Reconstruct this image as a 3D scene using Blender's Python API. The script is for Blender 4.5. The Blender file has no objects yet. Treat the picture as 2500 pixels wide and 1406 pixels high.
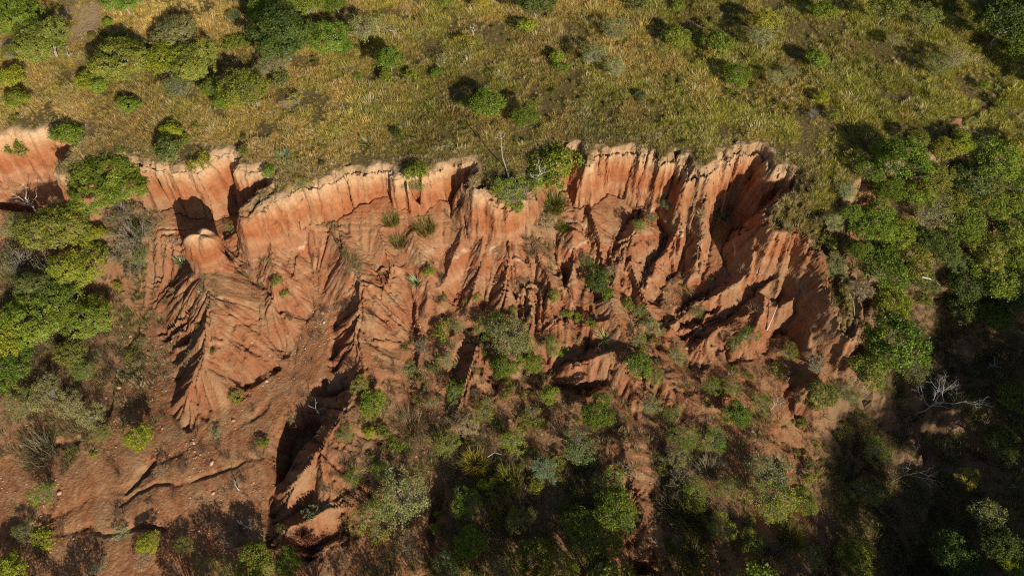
import bpy, math, random
import numpy as np
from mathutils import Vector, Matrix

# ------------------------------------------------------------------ camera, sky, sun, exposure
scene = bpy.context.scene
COL = scene.collection
PITCH = math.radians(60.0)
CAM_H = 48.0
FPX = 24.0 / 36.0 * 2500.0
cam_data = bpy.data.cameras.new("camera")
cam_data.lens = 24.0
cam_data.sensor_width = 36.0
cam_data.clip_start = 0.5
cam_data.clip_end = 5000.0
cam = bpy.data.objects.new("camera", cam_data)
cam.location = (0, 0, CAM_H)
cam.rotation_euler = (math.pi / 2 - PITCH, 0, 0)
COL.objects.link(cam)
scene.camera = cam

SHADOW_DIR = Vector((-1020.0, 1659.0, -890.0)).normalized()   # direction the sunlight travels
SUN_EL = math.asin(-SHADOW_DIR.z)
world = bpy.data.worlds.new("World")
scene.world = world
world.use_nodes = True
wn = world.node_tree.nodes
wn.clear()
w_out = wn.new("ShaderNodeOutputWorld")
w_bg = wn.new("ShaderNodeBackground")
w_sky = wn.new("ShaderNodeTexSky")
w_sky.sky_type = 'NISHITA'
w_sky.sun_disc = False
w_sky.sun_elevation = SUN_EL
w_sky.sun_rotation = math.atan2(-SHADOW_DIR.x, -SHADOW_DIR.y)
w_bg.inputs['Strength'].default_value = 0.065
world.node_tree.links.new(w_sky.outputs[0], w_bg.inputs[0])
world.node_tree.links.new(w_bg.outputs[0], w_out.inputs[0])

sun_data = bpy.data.lights.new("sun", 'SUN')
sun_data.energy = 5.0
sun_data.angle = math.radians(0.5)
sun_data.color = (1.0, 0.91, 0.75)
sun = bpy.data.objects.new("sun", sun_data)
sun.rotation_euler = SHADOW_DIR.to_track_quat('-Z', 'Y').to_euler()
sun.location = (60, -100, 90)
COL.objects.link(sun)

vs = scene.view_settings
vs.view_transform = 'Standard'
vs.look = 'None'
vs.gamma = 1.0
vs.exposure = 0.15
vs.use_curve_mapping = False
scene.cycles.max_bounces = 6
scene.cycles.use_denoising = False
scene.cycles.filter_width = 1.2

# ------------------------------------------------------------------ maths helpers
RNG = np.random.default_rng(7)
_LAT = RNG.random((16, 256, 256)).astype(np.float32) * 2 - 1

def vnoise(x, y, seed=0):
    """value noise in [-1, 1]"""
    x = np.asarray(x, np.float64) + 1000.0 + 17.3 * seed
    y = np.asarray(y, np.float64) + 1000.0 + 9.7 * seed
    xi = np.floor(x).astype(np.int64); yi = np.floor(y).astype(np.int64)
    fx = x - xi; fy = y - yi
    fx = fx * fx * (3 - 2 * fx); fy = fy * fy * (3 - 2 * fy)
    L = _LAT[seed % 16]
    x0 = xi & 255; x1 = (xi + 1) & 255; y0 = yi & 255; y1 = (yi + 1) & 255
    a = L[y0, x0]; b = L[y0, x1]; c = L[y1, x0]; d = L[y1, x1]
    return (a * (1 - fx) + b * fx) * (1 - fy) + (c * (1 - fx) + d * fx) * fy

def fbm(x, y, scale, octaves=4, seed=0, gain=0.5):
    s = 0.0; amp = 1.0; f = 1.0 / scale; tot = 0.0
    for o in range(octaves):
        ca, sa = math.cos(0.6 * o), math.sin(0.6 * o)
        s = s + amp * vnoise((x * ca - y * sa) * f, (x * sa + y * ca) * f, seed + o)
        tot += amp; amp *= gain; f *= 2.07
    return s / tot

def sstep(a, b, x):
    t = np.clip((x - a) / (b - a), 0, 1)
    return t * t * (3 - 2 * t)

CP, SP = math.cos(PITCH), math.sin(PITCH)

def ray(px, py):
    u = (px - 1250.0) / FPX; v = (703.0 - py) / FPX
    return np.array([u, v * SP + CP, v * CP - SP])

def at(px, py, z):
    d = ray(px, py)
    t = (z - CAM_H) / d[2]
    return np.array([d[0] * t, d[1] * t, z])

def seg_dist(X, Y, P, closed=False):
    """distance to a polyline, and the interpolated third coordinate at the nearest point"""
    best = np.full(X.shape, 1e9); zz = np.zeros(X.shape)
    n = len(P)
    for i in range(n if closed else n - 1):
        a = P[i]; b = P[(i + 1) % n]
        dx, dy = b[0] - a[0], b[1] - a[1]
        l2 = dx * dx + dy * dy + 1e-9
        t = np.clip(((X - a[0]) * dx + (Y - a[1]) * dy) / l2, 0, 1)
        d = (X - a[0] - t * dx) ** 2 + (Y - a[1] - t * dy) ** 2
        m = d < best
        best = np.where(m, d, best)
        zz = np.where(m, a[2] + t * (b[2] - a[2]), zz)
    return np.sqrt(best), zz

def in_poly(X, Y, P):
    ins = np.zeros(X.shape, bool); n = len(P)
    for i in range(n):
        x1, y1 = P[i][0], P[i][1]; x2, y2 = P[(i + 1) % n][0], P[(i + 1) % n][1]
        c = ((y1 > Y) != (y2 > Y))
        xin = (x2 - x1) * (Y - y1) / (y2 - y1 + 1e-12) + x1
        ins ^= c & (X < xin)
    return ins

def smax(a, b, k):
    h = np.clip(0.5 + 0.5 * (a - b) / k, 0, 1)
    return b * (1 - h) + a * h + k * h * (1 - h)

def smin(a, b, k):
    return -smax(-a, -b, k)
# ------------------------------------------------------------------ the land: plateau, cliffs, spurs, gully floor, ravine
def axis(segs):
    out = []
    for a, b, st in segs:
        n = max(1, int(round((b - a) / st)))
        out.append(np.linspace(a, b, n, endpoint=False))
    return np.concatenate(out)

def geo(a, b, first, ratio=1.25):
    r = [a]; st = first
    while r[-1] < b:
        r.append(r[-1] + st); st *= ratio
    return np.array(r)

XS = np.concatenate([-geo(56, 1500, 0.4)[::-1][:-1], axis([(-56, -44, .2), (-44, 44, .105), (44, 60, .2)]), geo(60, 1500, 0.4)])
YS = np.concatenate([-geo(8, 900, 0.6)[::-1][:-1], axis([(-8, 4, .4), (4, 28, .115), (28, 43.5, .062), (43.5, 70, .22)]), geo(70, 2500, 0.5)])
NX, NY = len(XS), len(YS)
X, Y = np.meshgrid(XS, YS)

# rim of the plateau, left to right (picture point, height)
RIM_PX = [(-900, 300, 0), (-250, 330, 0), (0, 322, 0), (60, 304, 0), (130, 296, 0), (210, 312, 0), (205, 345, 0), (160, 378, 0), (143, 398, 0), (152, 412, 0),
          (188, 398, 0), (215, 380, 0), (300, 368, 0), (362, 396, 0), (372, 388, 0), (430, 402, 0), (478, 400, 0), (500, 367, 0),
          (545, 360, 0), (576, 364, 0), (596, 374, 0), (580, 400, 0), (596, 404, 0), (640, 398, 0), (662, 412, 0), (694, 424, 0),
          (660, 452, -0.2), (626, 476, -0.5), (600, 506, -1.0), (598, 528, -1.3), (640, 498, -0.6), (690, 462, -.2), (738, 424, 0), (752, 442, 0),
          (790, 437, 0), (850, 412, 0), (905, 398, 0), (962, 390, 0), (982, 418, 0), (1030, 408, 0), (1042, 396, 0), (1100, 382, 0),
          (1160, 384, 0), (1174, 404, 0), (1146, 440, 0), (1160, 452, 0), (1200, 470, -.6), (1226, 486, -1.0), (1262, 470, -.6), (1285, 440, -.2), (1300, 385, 0),
          (1400, 350, 0), (1424, 344, 0), (1436, 372, 0), (1452, 350, 0), (1530, 348, 0), (1580, 362, 0), (1632, 370, 0), (1684, 376, 0), (1694, 408, 0), (1722, 400, 0),
          (1742, 374, 0), (1800, 352, 0), (1872, 352, 0), (1890, 372, 0), (1896, 398, 0), (1930, 404, 0), (1958, 412, 0), (1966, 434, 0),
          (1952, 452, -0.2), (1920, 468, -.4), (1893, 490, -.6), (1880, 522, -.9), (1890, 556, -1.3), (1930, 536, -1.1), (1975, 556, -1.6), (2005, 600, -2.2), (2030, 660, -3.0), (2044, 730, -4.0), (2060, 795, -5.2), (2090, 775, -5.4), (2080, 700, -4.2), (2070, 620, -2.8), (2058, 540, -1.5), (2066, 450, -.3),
          (2110, 390, 0), (2300, 345, 0), (2520, 330, 0), (3600, 250, 0)]
RIM = [at(*p) for p in RIM_PX]

# heights of the gully surface (picture point, height)
G_PX = [(-300, 500, -7), (-300, 900, -12), (-300, 1300, -17), (0, 420, -5), (60, 500, -7), (0, 600, -8.5), (140, 560, -7), (230, 560, -6.5), (120, 430, -5),
        (300, 600, -8), (390, 590, -7.0), (385, 670, -12.5), (290, 700, -13), (270, 780, -15), (330, 830, -16.5), (435, 700, -12), (400, 770, -15.2), (385, 850, -17), (100, 750, -9.5), (0, 880, -11.5), (180, 920, -14), (280, 890, -16.8), (400, 1000, -16.4),
        (200, 1150, -15.6), (50, 1250, -16.8), (400, 1200, -16.2), (600, 1180, -17), (660, 1230, -17.8), (830, 1190, -16.8), (740, 1240, -17.2), (600, 1000, -15.2), (650, 880, -14), (640, 760, -12.2), (690, 680, -10.4),
        (620, 650, -8.6), (560, 600, -6.8), (480, 560, -6.0), (550, 540, -6.2), (580, 520, -6.8), (600, 480, -6.8),
        (600, 608, -4.6), (640, 600, -4.4), (700, 588, -4.3), (780, 560, -4.2), (760, 630, -7.4), (730, 700, -11), (725, 800, -13.6), (705, 880, -14.8), (900, 568, -4.4), (940, 650, -8.0), (985, 720, -11.2), (1010, 800, -13.2), (1050, 900, -15),
        (940, 900, -14.4), (950, 1000, -16), (1055, 650, -9.8), (1000, 550, -4.3), (1090, 540, -4.2), (1190, 560, -4.8), (1260, 530, -4.0), (1330, 545, -4.6), (1130, 730, -12.2), (1190, 790, -13.4),
        (1360, 660, -9.3), (1400, 560, -5.6), (1480, 600, -7.4), (1420, 720, -12.2), (1400, 850, -14.5), (1250, 950, -15.8), (1200, 1100, -17.2), (1060, 1120, -17.6), (1050, 1300, -18.2),
        (850, 1320, -17.4), (620, 1350, -17.6), (1300, 1300, -18.2), (1330, 1120, -17.4), (1500, 1000, -16.2), (1560, 1150, -17.2), (1580, 1350, -18.6), (1550, 650, -10), (1590, 760, -12.8), (1640, 590, -9),
        (1700, 660, -10.8), (1780, 600, -9.5), (1850, 560, -9.5), (1820, 500, -9), (1890, 460, -8.5), (1800, 600, -10.5), (1850, 640, -10.5), (1900, 740, -12), (1980, 720, -10.5), (1800, 820, -13.8), (1900, 900, -15), (1700, 900, -14.8), (1620, 900, -14.6),
        (1750, 1050, -17), (1950, 1000, -17.5), (2000, 850, -13.5), (1990, 760, -12.5), (2110, 620, -4.6),
        (2075, 490, -1.4), (2110, 430, -.5), (2160, 420, -.8), (2220, 390, -.4), (2300, 365, -.2), (2400, 360, -.3), (2500, 360, -.3), (2600, 360, -.3), (2250, 450, -1.8), (2350, 440, -1.6), (2480, 450, -2), (2350, 500, -3.4), (2500, 540, -4.6), (2500, 640, -7), (2130, 540, -3), (2150, 620, -5), (2120, 760, -9.5),
        (2200, 850, -14), (2330, 680, -9.5), (2300, 780, -14), (2450, 820, -16), (2300, 950, -19), (2250, 1100, -21), (2200, 1250, -22), (2250, 1400, -23),
        (2100, 1100, -20), (2450, 1000, -17.5), (2450, 1200, -17.5), (2500, 1380, -17), (2000, 1150, -19.8), (1900, 1250, -19), (1800, 1320, -19), (2020, 1390, -21),
        (2700, 700, -7), (2800, 1000, -9)]
def ease(z, px=0.0, k=0.46):
    # talus and floor lie flatter below the cliff foot; the ravine on the right stays deep
    k = k + (0.66 - k) * min(1.0, max(0.0, (px - 1950.0) / 200.0))
    return z if z > -5 else -5 + (z + 5) * k
G_PT = [at(a, b, ease(c, a)) for a, b, c in G_PX]
# land outside the picture: the far bank of the ravine rises towards the lower right, the gully runs out towards the lower left
G_PT += [np.array(p, float) for p in [(62, 2, -2), (58, -12, -1), (50, -7, -4), (44, -18, -2.5), (30, -24, -5), (75, 20, -1), (80, -20, 3), (45, 0, -8), (30, -4, -15), (34, -12, -5),
                                      (10, -6, -13.5), (10, -25, -11), (-20, -6, -12.5), (-20, -30, -12), (-45, -10, -12), (-60, 10, -11), (-80, 30, -8), (-80, -20, -12), (90, 45, -2)]]
G_PT = np.array(G_PT)

def rbf_fit(P):
    n = len(P)
    D = np.hypot(P[:, None, 0] - P[None, :, 0], P[:, None, 1] - P[None, :, 1])
    A = np.zeros((n + 1, n + 1)); A[:n, :n] = -D - np.eye(n) * 0.25; A[:n, n] = 1; A[n, :n] = 1
    return np.linalg.solve(A, np.append(P[:, 2], 0))

def rbf_eval(P, W, Xq, Yq):
    z = np.full(Xq.shape, W[-1])
    for p, w in zip(P, W):
        z = z - w * np.sqrt((Xq - p[0]) ** 2 + (Yq - p[1]) ** 2 + 0.3)
    return z

def up_sample(fn, step, x0, x1, y0, y1):
    gx = np.arange(x0, x1 + step, step); gy = np.arange(y0, y1 + step, step)
    A, B = np.meshgrid(gx, gy)
    return gx, gy, fn(A, B)

def bil(gx, gy, Z, x, y):
    """bilinear look-up on a (possibly uneven) grid"""
    fi = np.interp(x, gx, np.arange(len(gx))); fj = np.interp(y, gy, np.arange(len(gy)))
    i = np.minimum(fi.astype(np.int64), len(gx) - 2); j = np.minimum(fj.astype(np.int64), len(gy) - 2)
    u = fi - i; v = fj - j
    return (Z[j, i] * (1 - u) + Z[j, i + 1] * u) * (1 - v) + (Z[j + 1, i] * (1 - u) + Z[j + 1, i + 1] * u) * v

W = rbf_fit(G_PT)
ggx, ggy, GG = up_sample(lambda a, b: rbf_eval(G_PT, W, a, b), 0.5, -130, 130, -70, 75)
G = bil(ggx, ggy, GG, X, Y)
G = G + 0.35 * fbm(X, Y, 6.0, 3, 3)

# warp the ground plan so that rims, spurs and flutes are ragged
near = (Y > 2) & (Y < 48) & (np.abs(X) < 62)
wx = 0.55 * fbm(X, Y, 3.2, 3, 1) + 0.10 * fbm(X, Y, 0.6, 2, 5)
wy = 0.55 * fbm(X, Y, 2.6, 3, 2) + 0.10 * vnoise(X / 0.42, Y / 2.6, 6) + 0.06 * vnoise(X / 0.23, Y / 1.6, 8)
fluted = np.interp(X / (Y + 45) * 70, [-34, -29, -24, -19, -15, -4, 2, 8, 24], [1.3, 1.2, .45, .4, .8, 1.0, 1.15, 1.5, 1.5])
flw = fluted * 0.30 * (1 - np.abs(vnoise(X / 0.85, Y / 5.0, 9))) ** 2 * 1.6 + fluted * 0.16 * (1 - np.abs(vnoise(X / 0.40, Y / 3.0, 7))) ** 2
crk = vnoise(X / 0.95 + 0.5 * vnoise(X / 3, Y / 1.5, 4), Y / 7.0, 13)
crack = np.exp(-(crk / 0.085) ** 2) * np.clip(0.35 + 1.3 * vnoise(X / 1.3, Y / 1.1, 14), 0, 1) * np.interp(fluted, [.3, .8, 1.4], [.4, .75, .9])
XW = X + wx; YW = Y + wy + flw - crack

# spurs: crest lines with their height; they fall away to both sides (slopes left, right)
RIDGES = [
    ([(494, 652, -5.2), (503, 720, -6.3), (502, 760, -7.2), (498, 820, -8.9), (480, 890, -11.2), (450, 965, -14.0)], 0.80, 0.50),
    ([(800, 550, -4.6), (845, 630, -5.9), (880, 685, -6.9), (872, 760, -8.7), (862, 830, -10.6), (890, 905, -12.9)], 0.90, 0.48),
    ([(745, 560, -5.8), (722, 640, -8.2), (716, 700, -9.9)], 0.9, 0.9),
    ([(1130, 515, -4.2), (1122, 590, -6.2), (1090, 660, -8.8), (1070, 700, -10.6)], 1.0, 1.0),
    ([(1232, 545, -4.2), (1245, 620, -6.0), (1230, 700, -8.8), (1212, 770, -11.6)], 0.95, 0.6),
    ([(1300, 590, -6.4), (1345, 690, -9.0), (1330, 770, -11.4)], 0.75, 0.65),
    ([(1240, 620, -6.8), (1275, 700, -9.6), (1268, 765, -12)], 0.85, 0.85),
    ([(1385, 690, -9.3), (1410, 760, -11.3), (1330, 800, -12.8)], 0.9, 0.5),
    ([(1440, 510, -5.0), (1470, 590, -7.2), (1480, 690, -10.6)], 0.85, 0.75),
    ([(1560, 530, -5.3), (1515, 620, -8.2), (1495, 700, -10.8)], 0.9, 0.65),
    ([(1665, 450, -2.2), (1660, 540, -5.6), (1610, 640, -9.2), (1560, 720, -11.6)], 2.2, 1.3),
    ([(1728, 460, -1.8), (1722, 560, -5.4), (1700, 650, -9.4)], 2.0, 2.6),
    ([(1925, 600, -3.4), (1900, 660, -7.4), (1850, 700, -9.8)], 2.0, 2.0),
    ([(1850, 650, -8.4), (1790, 690, -9.9), (1700, 740, -11.4), (1640, 790, -13)], 1.0, 0.9),
    ([(1980, 700, -9.2), (1900, 730, -10.4), (1800, 775, -11.6), (1720, 830, -13.2)], 1.0, 0.9),
    ([(1860, 720, -8.8), (1850, 790, -11.2), (1800, 850, -14)], 1.1, 1.1),
    ([(2060, 795, -7.0), (2020, 850, -10.2), (1985, 930, -14)], 0.9, 0.8),
    ([(1490, 730, -10.4), (1530, 830, -12.6), (1600, 900, -14.0), (1700, 1000, -15.8)], 0.8, 0.5),
    ([(1425, 790, -12.3), (1490, 780, -12.0), (1530, 830, -12.6)], 0.9, 0.9),
    ([(770, 1100, -11.2), (832, 1005, -12.2), (888, 912, -12.8)], 1.05, 0.42),
    ([(770, 1100, -11.2), (735, 1150, -12.4), (695, 1205, -15.0)], 1.1, 1.1),
    ([(770, 1100, -11.2), (790, 1160, -12.8), (795, 1220, -15.2)], 1.1, 0.7),
    ([(925, 560, -4.6), (950, 640, -7.0), (935, 720, -9.6), (905, 800, -12.2)], 0.8, 0.6),
    ([(1010, 560, -4.6), (1030, 640, -7.4), (1050, 720, -10.4)], 0.8, 0.7),
    ([(660, 595, -4.6), (670, 660, -6.8), (660, 740, -9.8)], 0.7, 0.7),
    ([(1180, 560, -4.6), (1175, 640, -7.4), (1150, 720, -10.6)], 0.9, 0.9),
    ([(1290, 700, -9.2), (1300, 780, -11.6), (1285, 850, -13.6)], 0.8, 0.7),
    ([(1400, 560, -5.2), (1400, 640, -8.0), (1385, 700, -10)], 0.9, 0.8),
    ([(1545, 640, -9.0), (1575, 730, -11.2), (1620, 810, -13)], 0.8, 0.7),
    ([(690, 1290, -16.0), (760, 1262, -15.0), (840, 1225, -14.8)], 1.0, 0.8),
    ([(1520, 1080, -15.6), (1550, 1200, -17.0), (1590, 1320, -18.2)], 0.5, 0.4),
    ([(1165, 840, -13.0), (1140, 930, -14.4), (1115, 1000, -15.8)], 0.75, 0.5),
    ([(1400, 880, -13.2), (1500, 860, -12.8), (1545, 930, -14.4)], 1.0, 0.55),
    ([(2230, 1070, -18.6), (2290, 1030, -18.0), (2340, 980, -16.8)], 1.0, 1.0),
]
for pts, sl, sr in RIDGES:
    P = [at(a, b, ease(c, a) + (0.8 if c < -5 else 0.8 * max(0, min(1, (-2 - c) / 3)))) for a, b, c in pts]
    xa = min(p[0] for p in P) - 9; xb = max(p[0] for p in P) + 9
    ya = min(p[1] for p in P) - 9; yb = max(p[1] for p in P) + 9
    i0, i1 = np.searchsorted(XS, [xa, xb]); j0, j1 = np.searchsorted(YS, [ya, yb])
    kw = 0.35 if pts[0][0] < 1550 else 1.25
    sx = X[j0:j1, i0:i1] + kw * wx[j0:j1, i0:i1]; sy = Y[j0:j1, i0:i1] + kw * wy[j0:j1, i0:i1] + (0.5 * flw[j0:j1, i0:i1] if kw > 1 else 0)
    d, zc = seg_dist(sx, sy, P)
    # which side: x of the nearest crest point at this y
    Pn = sorted(P, key=lambda p: p[1])
    cx = np.interp(sy, [p[1] for p in Pn], [p[0] for p in Pn])
    w = sstep(-0.6, 0.6, sx - cx)
    z = zc - d * (sl * (1 - w) + sr * w) - 0.12 * np.clip(d - 1.5, 0, None)
    G[j0:j1, i0:i1] = smax(G[j0:j1, i0:i1], z, 0.35)

# pits and hollows cut by water: outline (picture points) and floor height
PITS = [
    ([(-60, 448), (30, 452), (90, 478), (135, 486), (110, 505), (0, 500), (-60, 495)], -5.6, 2.2),
    ([(652, 1070), (685, 1012), (755, 990), (800, 1015), (770, 1065), (720, 1100), (680, 1165), (652, 1175)], -14.8, 2.8),
    ([(760, 930), (830, 920), (888, 905), (880, 935), (810, 960), (750, 960)], -14.4, 1.8),
    ([(1340, 905), (1420, 885), (1510, 900), (1500, 935), (1420, 950), (1350, 940)], -15.0, 1.8),
    ([(1640, 760), (1720, 735), (1770, 740), (1740, 780), (1660, 800)], -12.2, 1.8),
    ([(1880, 770), (1950, 745), (1990, 770), (1950, 800), (1890, 810)], -11.5, 1.8),
    ([(1400, 790), (1450, 800), (1470, 840), (1420, 860)], -13.4, 1.5),
    ([(700, 1300), (800, 1285), (850, 1260), (845, 1300), (760, 1345), (700, 1340)], -16.5, 1.8),
    ([(1540, 1340), (1600, 1330), (1620, 1400), (1540, 1420)], -18.3, 1.8),
    ([(2200, 1040), (2290, 1010), (2340, 1060), (2280, 1130), (2200, 1110)], -20.2, 1.5),
]
for pts, zr, dep in PITS:
    P = [at(a, b, ease(zr, a) + .4) for a, b in pts]
    xa = min(p[0] for p in P) - 3; xb = max(p[0] for p in P) + 3
    ya = min(p[1] for p in P) - 3; yb = max(p[1] for p in P) + 3
    i0, i1 = np.searchsorted(XS, [xa, xb]); j0, j1 = np.searchsorted(YS, [ya, yb])
    sx, sy = XW[j0:j1, i0:i1] - 0.5 * wx[j0:j1, i0:i1], YW[j0:j1, i0:i1] - 0.5 * wy[j0:j1, i0:i1] - 0.7 * flw[j0:j1, i0:i1]
    d, _ = seg_dist(sx, sy, P, True)
    ins = in_poly(sx, sy, P)
    G[j0:j1, i0:i1] -= np.where(ins, dep * sstep(0, 1.15, d), 0)

# cliffs
d_rim, z_rim = seg_dist(XW, YW, RIM)
plat_poly = RIM + [np.array([4000, 6000, 0]), np.array([-4000, 6000, 0])]
on_top = in_poly(XW, YW, plat_poly)
SD = np.where(on_top, -d_rim, d_rim)                  # > 0 inside the gully
PLAT = 0.25 * fbm(X, Y, 14, 3, 4) + 0.05 * fbm(X, Y, 1.2, 3, 7) - 0.0012 * np.clip(np.abs(X) - 20, 0, 60) ** 1.5
top_z = PLAT + z_rim * np.exp(-d_rim / 2.5)
steep = 3.5 + 0.9 * vnoise(X / 5.0, Y / 9.0, 10)
drop = np.where(SD < 0.55, 0.85 * np.clip(SD, 0, None) ** 1.6, 0.85 * 0.55 ** 1.6 + steep * (SD - 0.55))
ledge = 0.16 * fbm(X * 0.2, drop, 1.1, 3, 11)
face = top_z - drop + np.where(SD > 0.5, ledge, 0)
Z = np.where(SD <= 0, top_z, smax(np.minimum(G, top_z + 0.2), face, 0.45))
cliffness = sstep(0.15, 0.9, SD) * sstep(-0.25, 0.35, face - G)

# rills: noise smeared along the fall line, cut as narrow grooves that deepen with the slope
def fall_field(Z, step=0.35, passes=3):
    """unit uphill directions of the land, smoothed so that rills run long and parallel"""
    gx = np.arange(-62, 62.1, step); gy = np.arange(0, 50.1, step)
    A, B = np.meshgrid(gx, gy)
    S = bil(XS, YS, Z, A, B)
    for _ in range(passes):
        P = np.pad(S, 1, mode='edge')
        S = (P[:-2, 1:-1] + P[2:, 1:-1] + P[1:-1, :-2] + P[1:-1, 2:] + 2 * P[1:-1, 1:-1]) / 6
    ay, ax = np.gradient(S, step)
    n = np.hypot(ax, ay) + 1e-6
    return gx, gy, ax / n, ay / n

def flow_rills(field, L, step, wid, seed, mask):
    gx, gy, ux, uy = field
    jj, ii = np.nonzero(mask)
    x0, y0 = X[jj, ii], Y[jj, ii]
    acc = vnoise(x0 / wid, y0 / wid, seed) * 1.0
    n = int(L / step); st = gx[1] - gx[0]
    for sgn in (-1, 1):
        x, y = x0.copy(), y0.copy()
        for k in range(1, n + 1):
            fi = np.clip((x - gx[0]) / st, 0, len(gx) - 1.001); fj = np.clip((y - gy[0]) / st, 0, len(gy) - 1.001)
            i = fi.astype(np.int64); j = fj.astype(np.int64); u = fi - i; v = fj - j
            def q(Fd): return (Fd[j, i] * (1 - u) + Fd[j, i + 1] * u) * (1 - v) + (Fd[j + 1, i] * (1 - u) + Fd[j + 1, i + 1] * u) * v
            x = x + sgn * q(ux) * step; y = y + sgn * q(uy) * step
            acc += math.exp(-2.0 * (k / n) ** 2) * vnoise(x / wid, y / wid, seed)
    out = np.zeros(X.shape); out[jj, ii] = acc / max(acc.std(), 1e-6)
    return out

def slope_of(Z):
    a_, b_ = np.gradient(Z, YS, XS)
    return np.hypot(a_, b_) + 1e-6

inner = near & (SD > -0.2) & (X < 46)
LEFTW = sstep(-38.5, -34.5, X - (Y - 20) * -0.1)         # the wooded left slope is smoother
RIGHTW = 1 - sstep(27, 33, X - 0.12 * (Y - 20))
def tri(r, per):
    # saw-toothed section: sharp crests and sharp gully bottoms
    q = np.abs(np.mod(r / per, 2.0) - 1.0)
    return q

F0 = fall_field(Z, 0.35, 8)
gn = slope_of(Z)
sunny = sstep(0.15, 0.7, -bil(F0[0], F0[1], F0[2], X, Y))     # slopes that fall to the right are less rilled
r0 = flow_rills(F0, 6.5, 0.45, 1.35, 11, inner)
wide_cliff0 = np.clip((gn - 1.2) / 0.8, 0, 1)
flank = (1 - .3 * sunny) * np.clip((gn - 0.30) / 0.40, 0, 1) * (1 - 0.85 * wide_cliff0) * LEFTW * RIGHTW
patchy = np.clip(0.62 + 0.9 * fbm(X, Y, 5.5, 2, 8), 0.2, 1)
Z0 = Z - flank * (0.35 + 0.65 * patchy) * 1.05 * np.exp(-np.abs(r0) * 1.6)
r1 = flow_rills(F0, 5.0, 0.30, 0.60, 12, inner)
gn = slope_of(Z0)
wide_cliff = np.clip((gn - 1.6) / 1.0, 0, 1)
patchy = patchy * (1 - wide_cliff * (1 - np.clip(fluted, .35, 1)))
amp = (1 - .25 * sunny) * np.clip((gn - 0.28) / 0.45, 0, 1) * LEFTW * RIGHTW * patchy
dep1 = (0.74 - 0.38 * wide_cliff) * np.exp(-np.abs(r1) * 2.2)
Z1 = Z0 - amp * dep1
r2 = flow_rills(fall_field(Z0, 0.2, 2), 1.8, 0.16, 0.30, 13, inner)
gn2 = slope_of(Z1)
amp2 = np.clip((gn2 - 0.35) / 0.7, 0, 1) * LEFTW * RIGHTW * (0.4 + 0.6 * patchy)
dep2 = np.exp(-np.abs(r2) * 2.2) * 0.26
Z2 = Z1 - amp2 * dep2
rough = 0.035 * fbm(X, Y, 0.9, 3, 14) + 0.03 * vnoise(X / 0.22, Y / 0.22, 15)
Z2 = Z2 + np.where(SD > 0, rough, 0.3 * rough)
# wash channels and cut banks on the floor: (picture points, approximate height, width, depth)
CHANNELS = [
    ([(690, 660), (700, 720), (690, 780), (720, 850), (715, 930), (650, 990), (540, 1060), (400, 1120), (280, 1190), (150, 1240), (0, 1330)], -13, .3, .16),
    ([(640, 1110), (540, 1135), (440, 1180), (330, 1205), (230, 1225), (150, 1250)], -16, .2, .2),
    ([(380, 1110), (350, 1160), (300, 1195)], -15.6, .25, .35),
    ([(330, 640), (350, 760), (300, 900), (260, 1010), (180, 1080), (60, 1110)], -13, .3, .35),
    ([(960, 660), (1000, 740), (1010, 830), (990, 940), (1040, 1040), (1070, 1120), (1060, 1250), (1040, 1400)], -14, .45, .8),
    ([(1060, 640), (1120, 740), (1180, 820), (1200, 900), (1300, 940), (1330, 1020)], -13, .35, .5),
    ([(1420, 680), (1410, 760), (1390, 850), (1330, 900)], -13, .45, .6),
    ([(1600, 760), (1640, 850), (1720, 930), (1820, 1020), (1920, 1080), (2050, 1150), (2180, 1250)], -15, .45, .6),
    ([(1560, 1010), (1620, 1120), (1640, 1250), (1590, 1400)], -17, .35, .4),
    ([(2420, 860), (2330, 960), (2240, 1080), (2300, 1180), (2290, 1280), (2230, 1400)], -20.5, .8, .7),
    ([(140, 1300), (240, 1298), (330, 1290), (420, 1300)], -16.4, .22, .5),
    ([(560, 640), (640, 700), (690, 760)], -9.5, .25, .35),
]
for pts, zc, wid, dep in CHANNELS:
    P = [np.array(hitZ) for hitZ in [at(a, b, zc) for a, b in pts]]
    # settle each point on the land itself
    Q = []
    for a, b in pts:
        d_ = ray(a, b); t_ = np.linspace(35, 110, 900)
        zz_ = CAM_H + d_[2] * t_ - bil(XS, YS, Z2, d_[0] * t_, d_[1] * t_)
        k_ = int(np.argmax(zz_ < 0)); Q.append(np.array([d_[0] * t_[k_], d_[1] * t_[k_], 0]))
    xa = min(p[0] for p in Q) - 4; xb = max(p[0] for p in Q) + 4
    ya = min(p[1] for p in Q) - 4; yb = max(p[1] for p in Q) + 4
    i0, i1 = np.searchsorted(XS, [xa, xb]); j0, j1 = np.searchsorted(YS, [ya, yb])
    dd, _ = seg_dist(X[j0:j1, i0:i1] + 1.2 * wx[j0:j1, i0:i1], Y[j0:j1, i0:i1] + 1.2 * wy[j0:j1, i0:i1], Q)
    vary = 0.6 + 0.8 * np.clip(vnoise(X[j0:j1, i0:i1] / 2.3, Y[j0:j1, i0:i1] / 2.3, 3), -.5, 1)
    Z2[j0:j1, i0:i1] -= dep * vary * (1 - sstep(wid * 0.35, wid * 1.5, dd)) + 0.35 * dep * np.exp(-(dd / (wid * 4)) ** 2)
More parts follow.
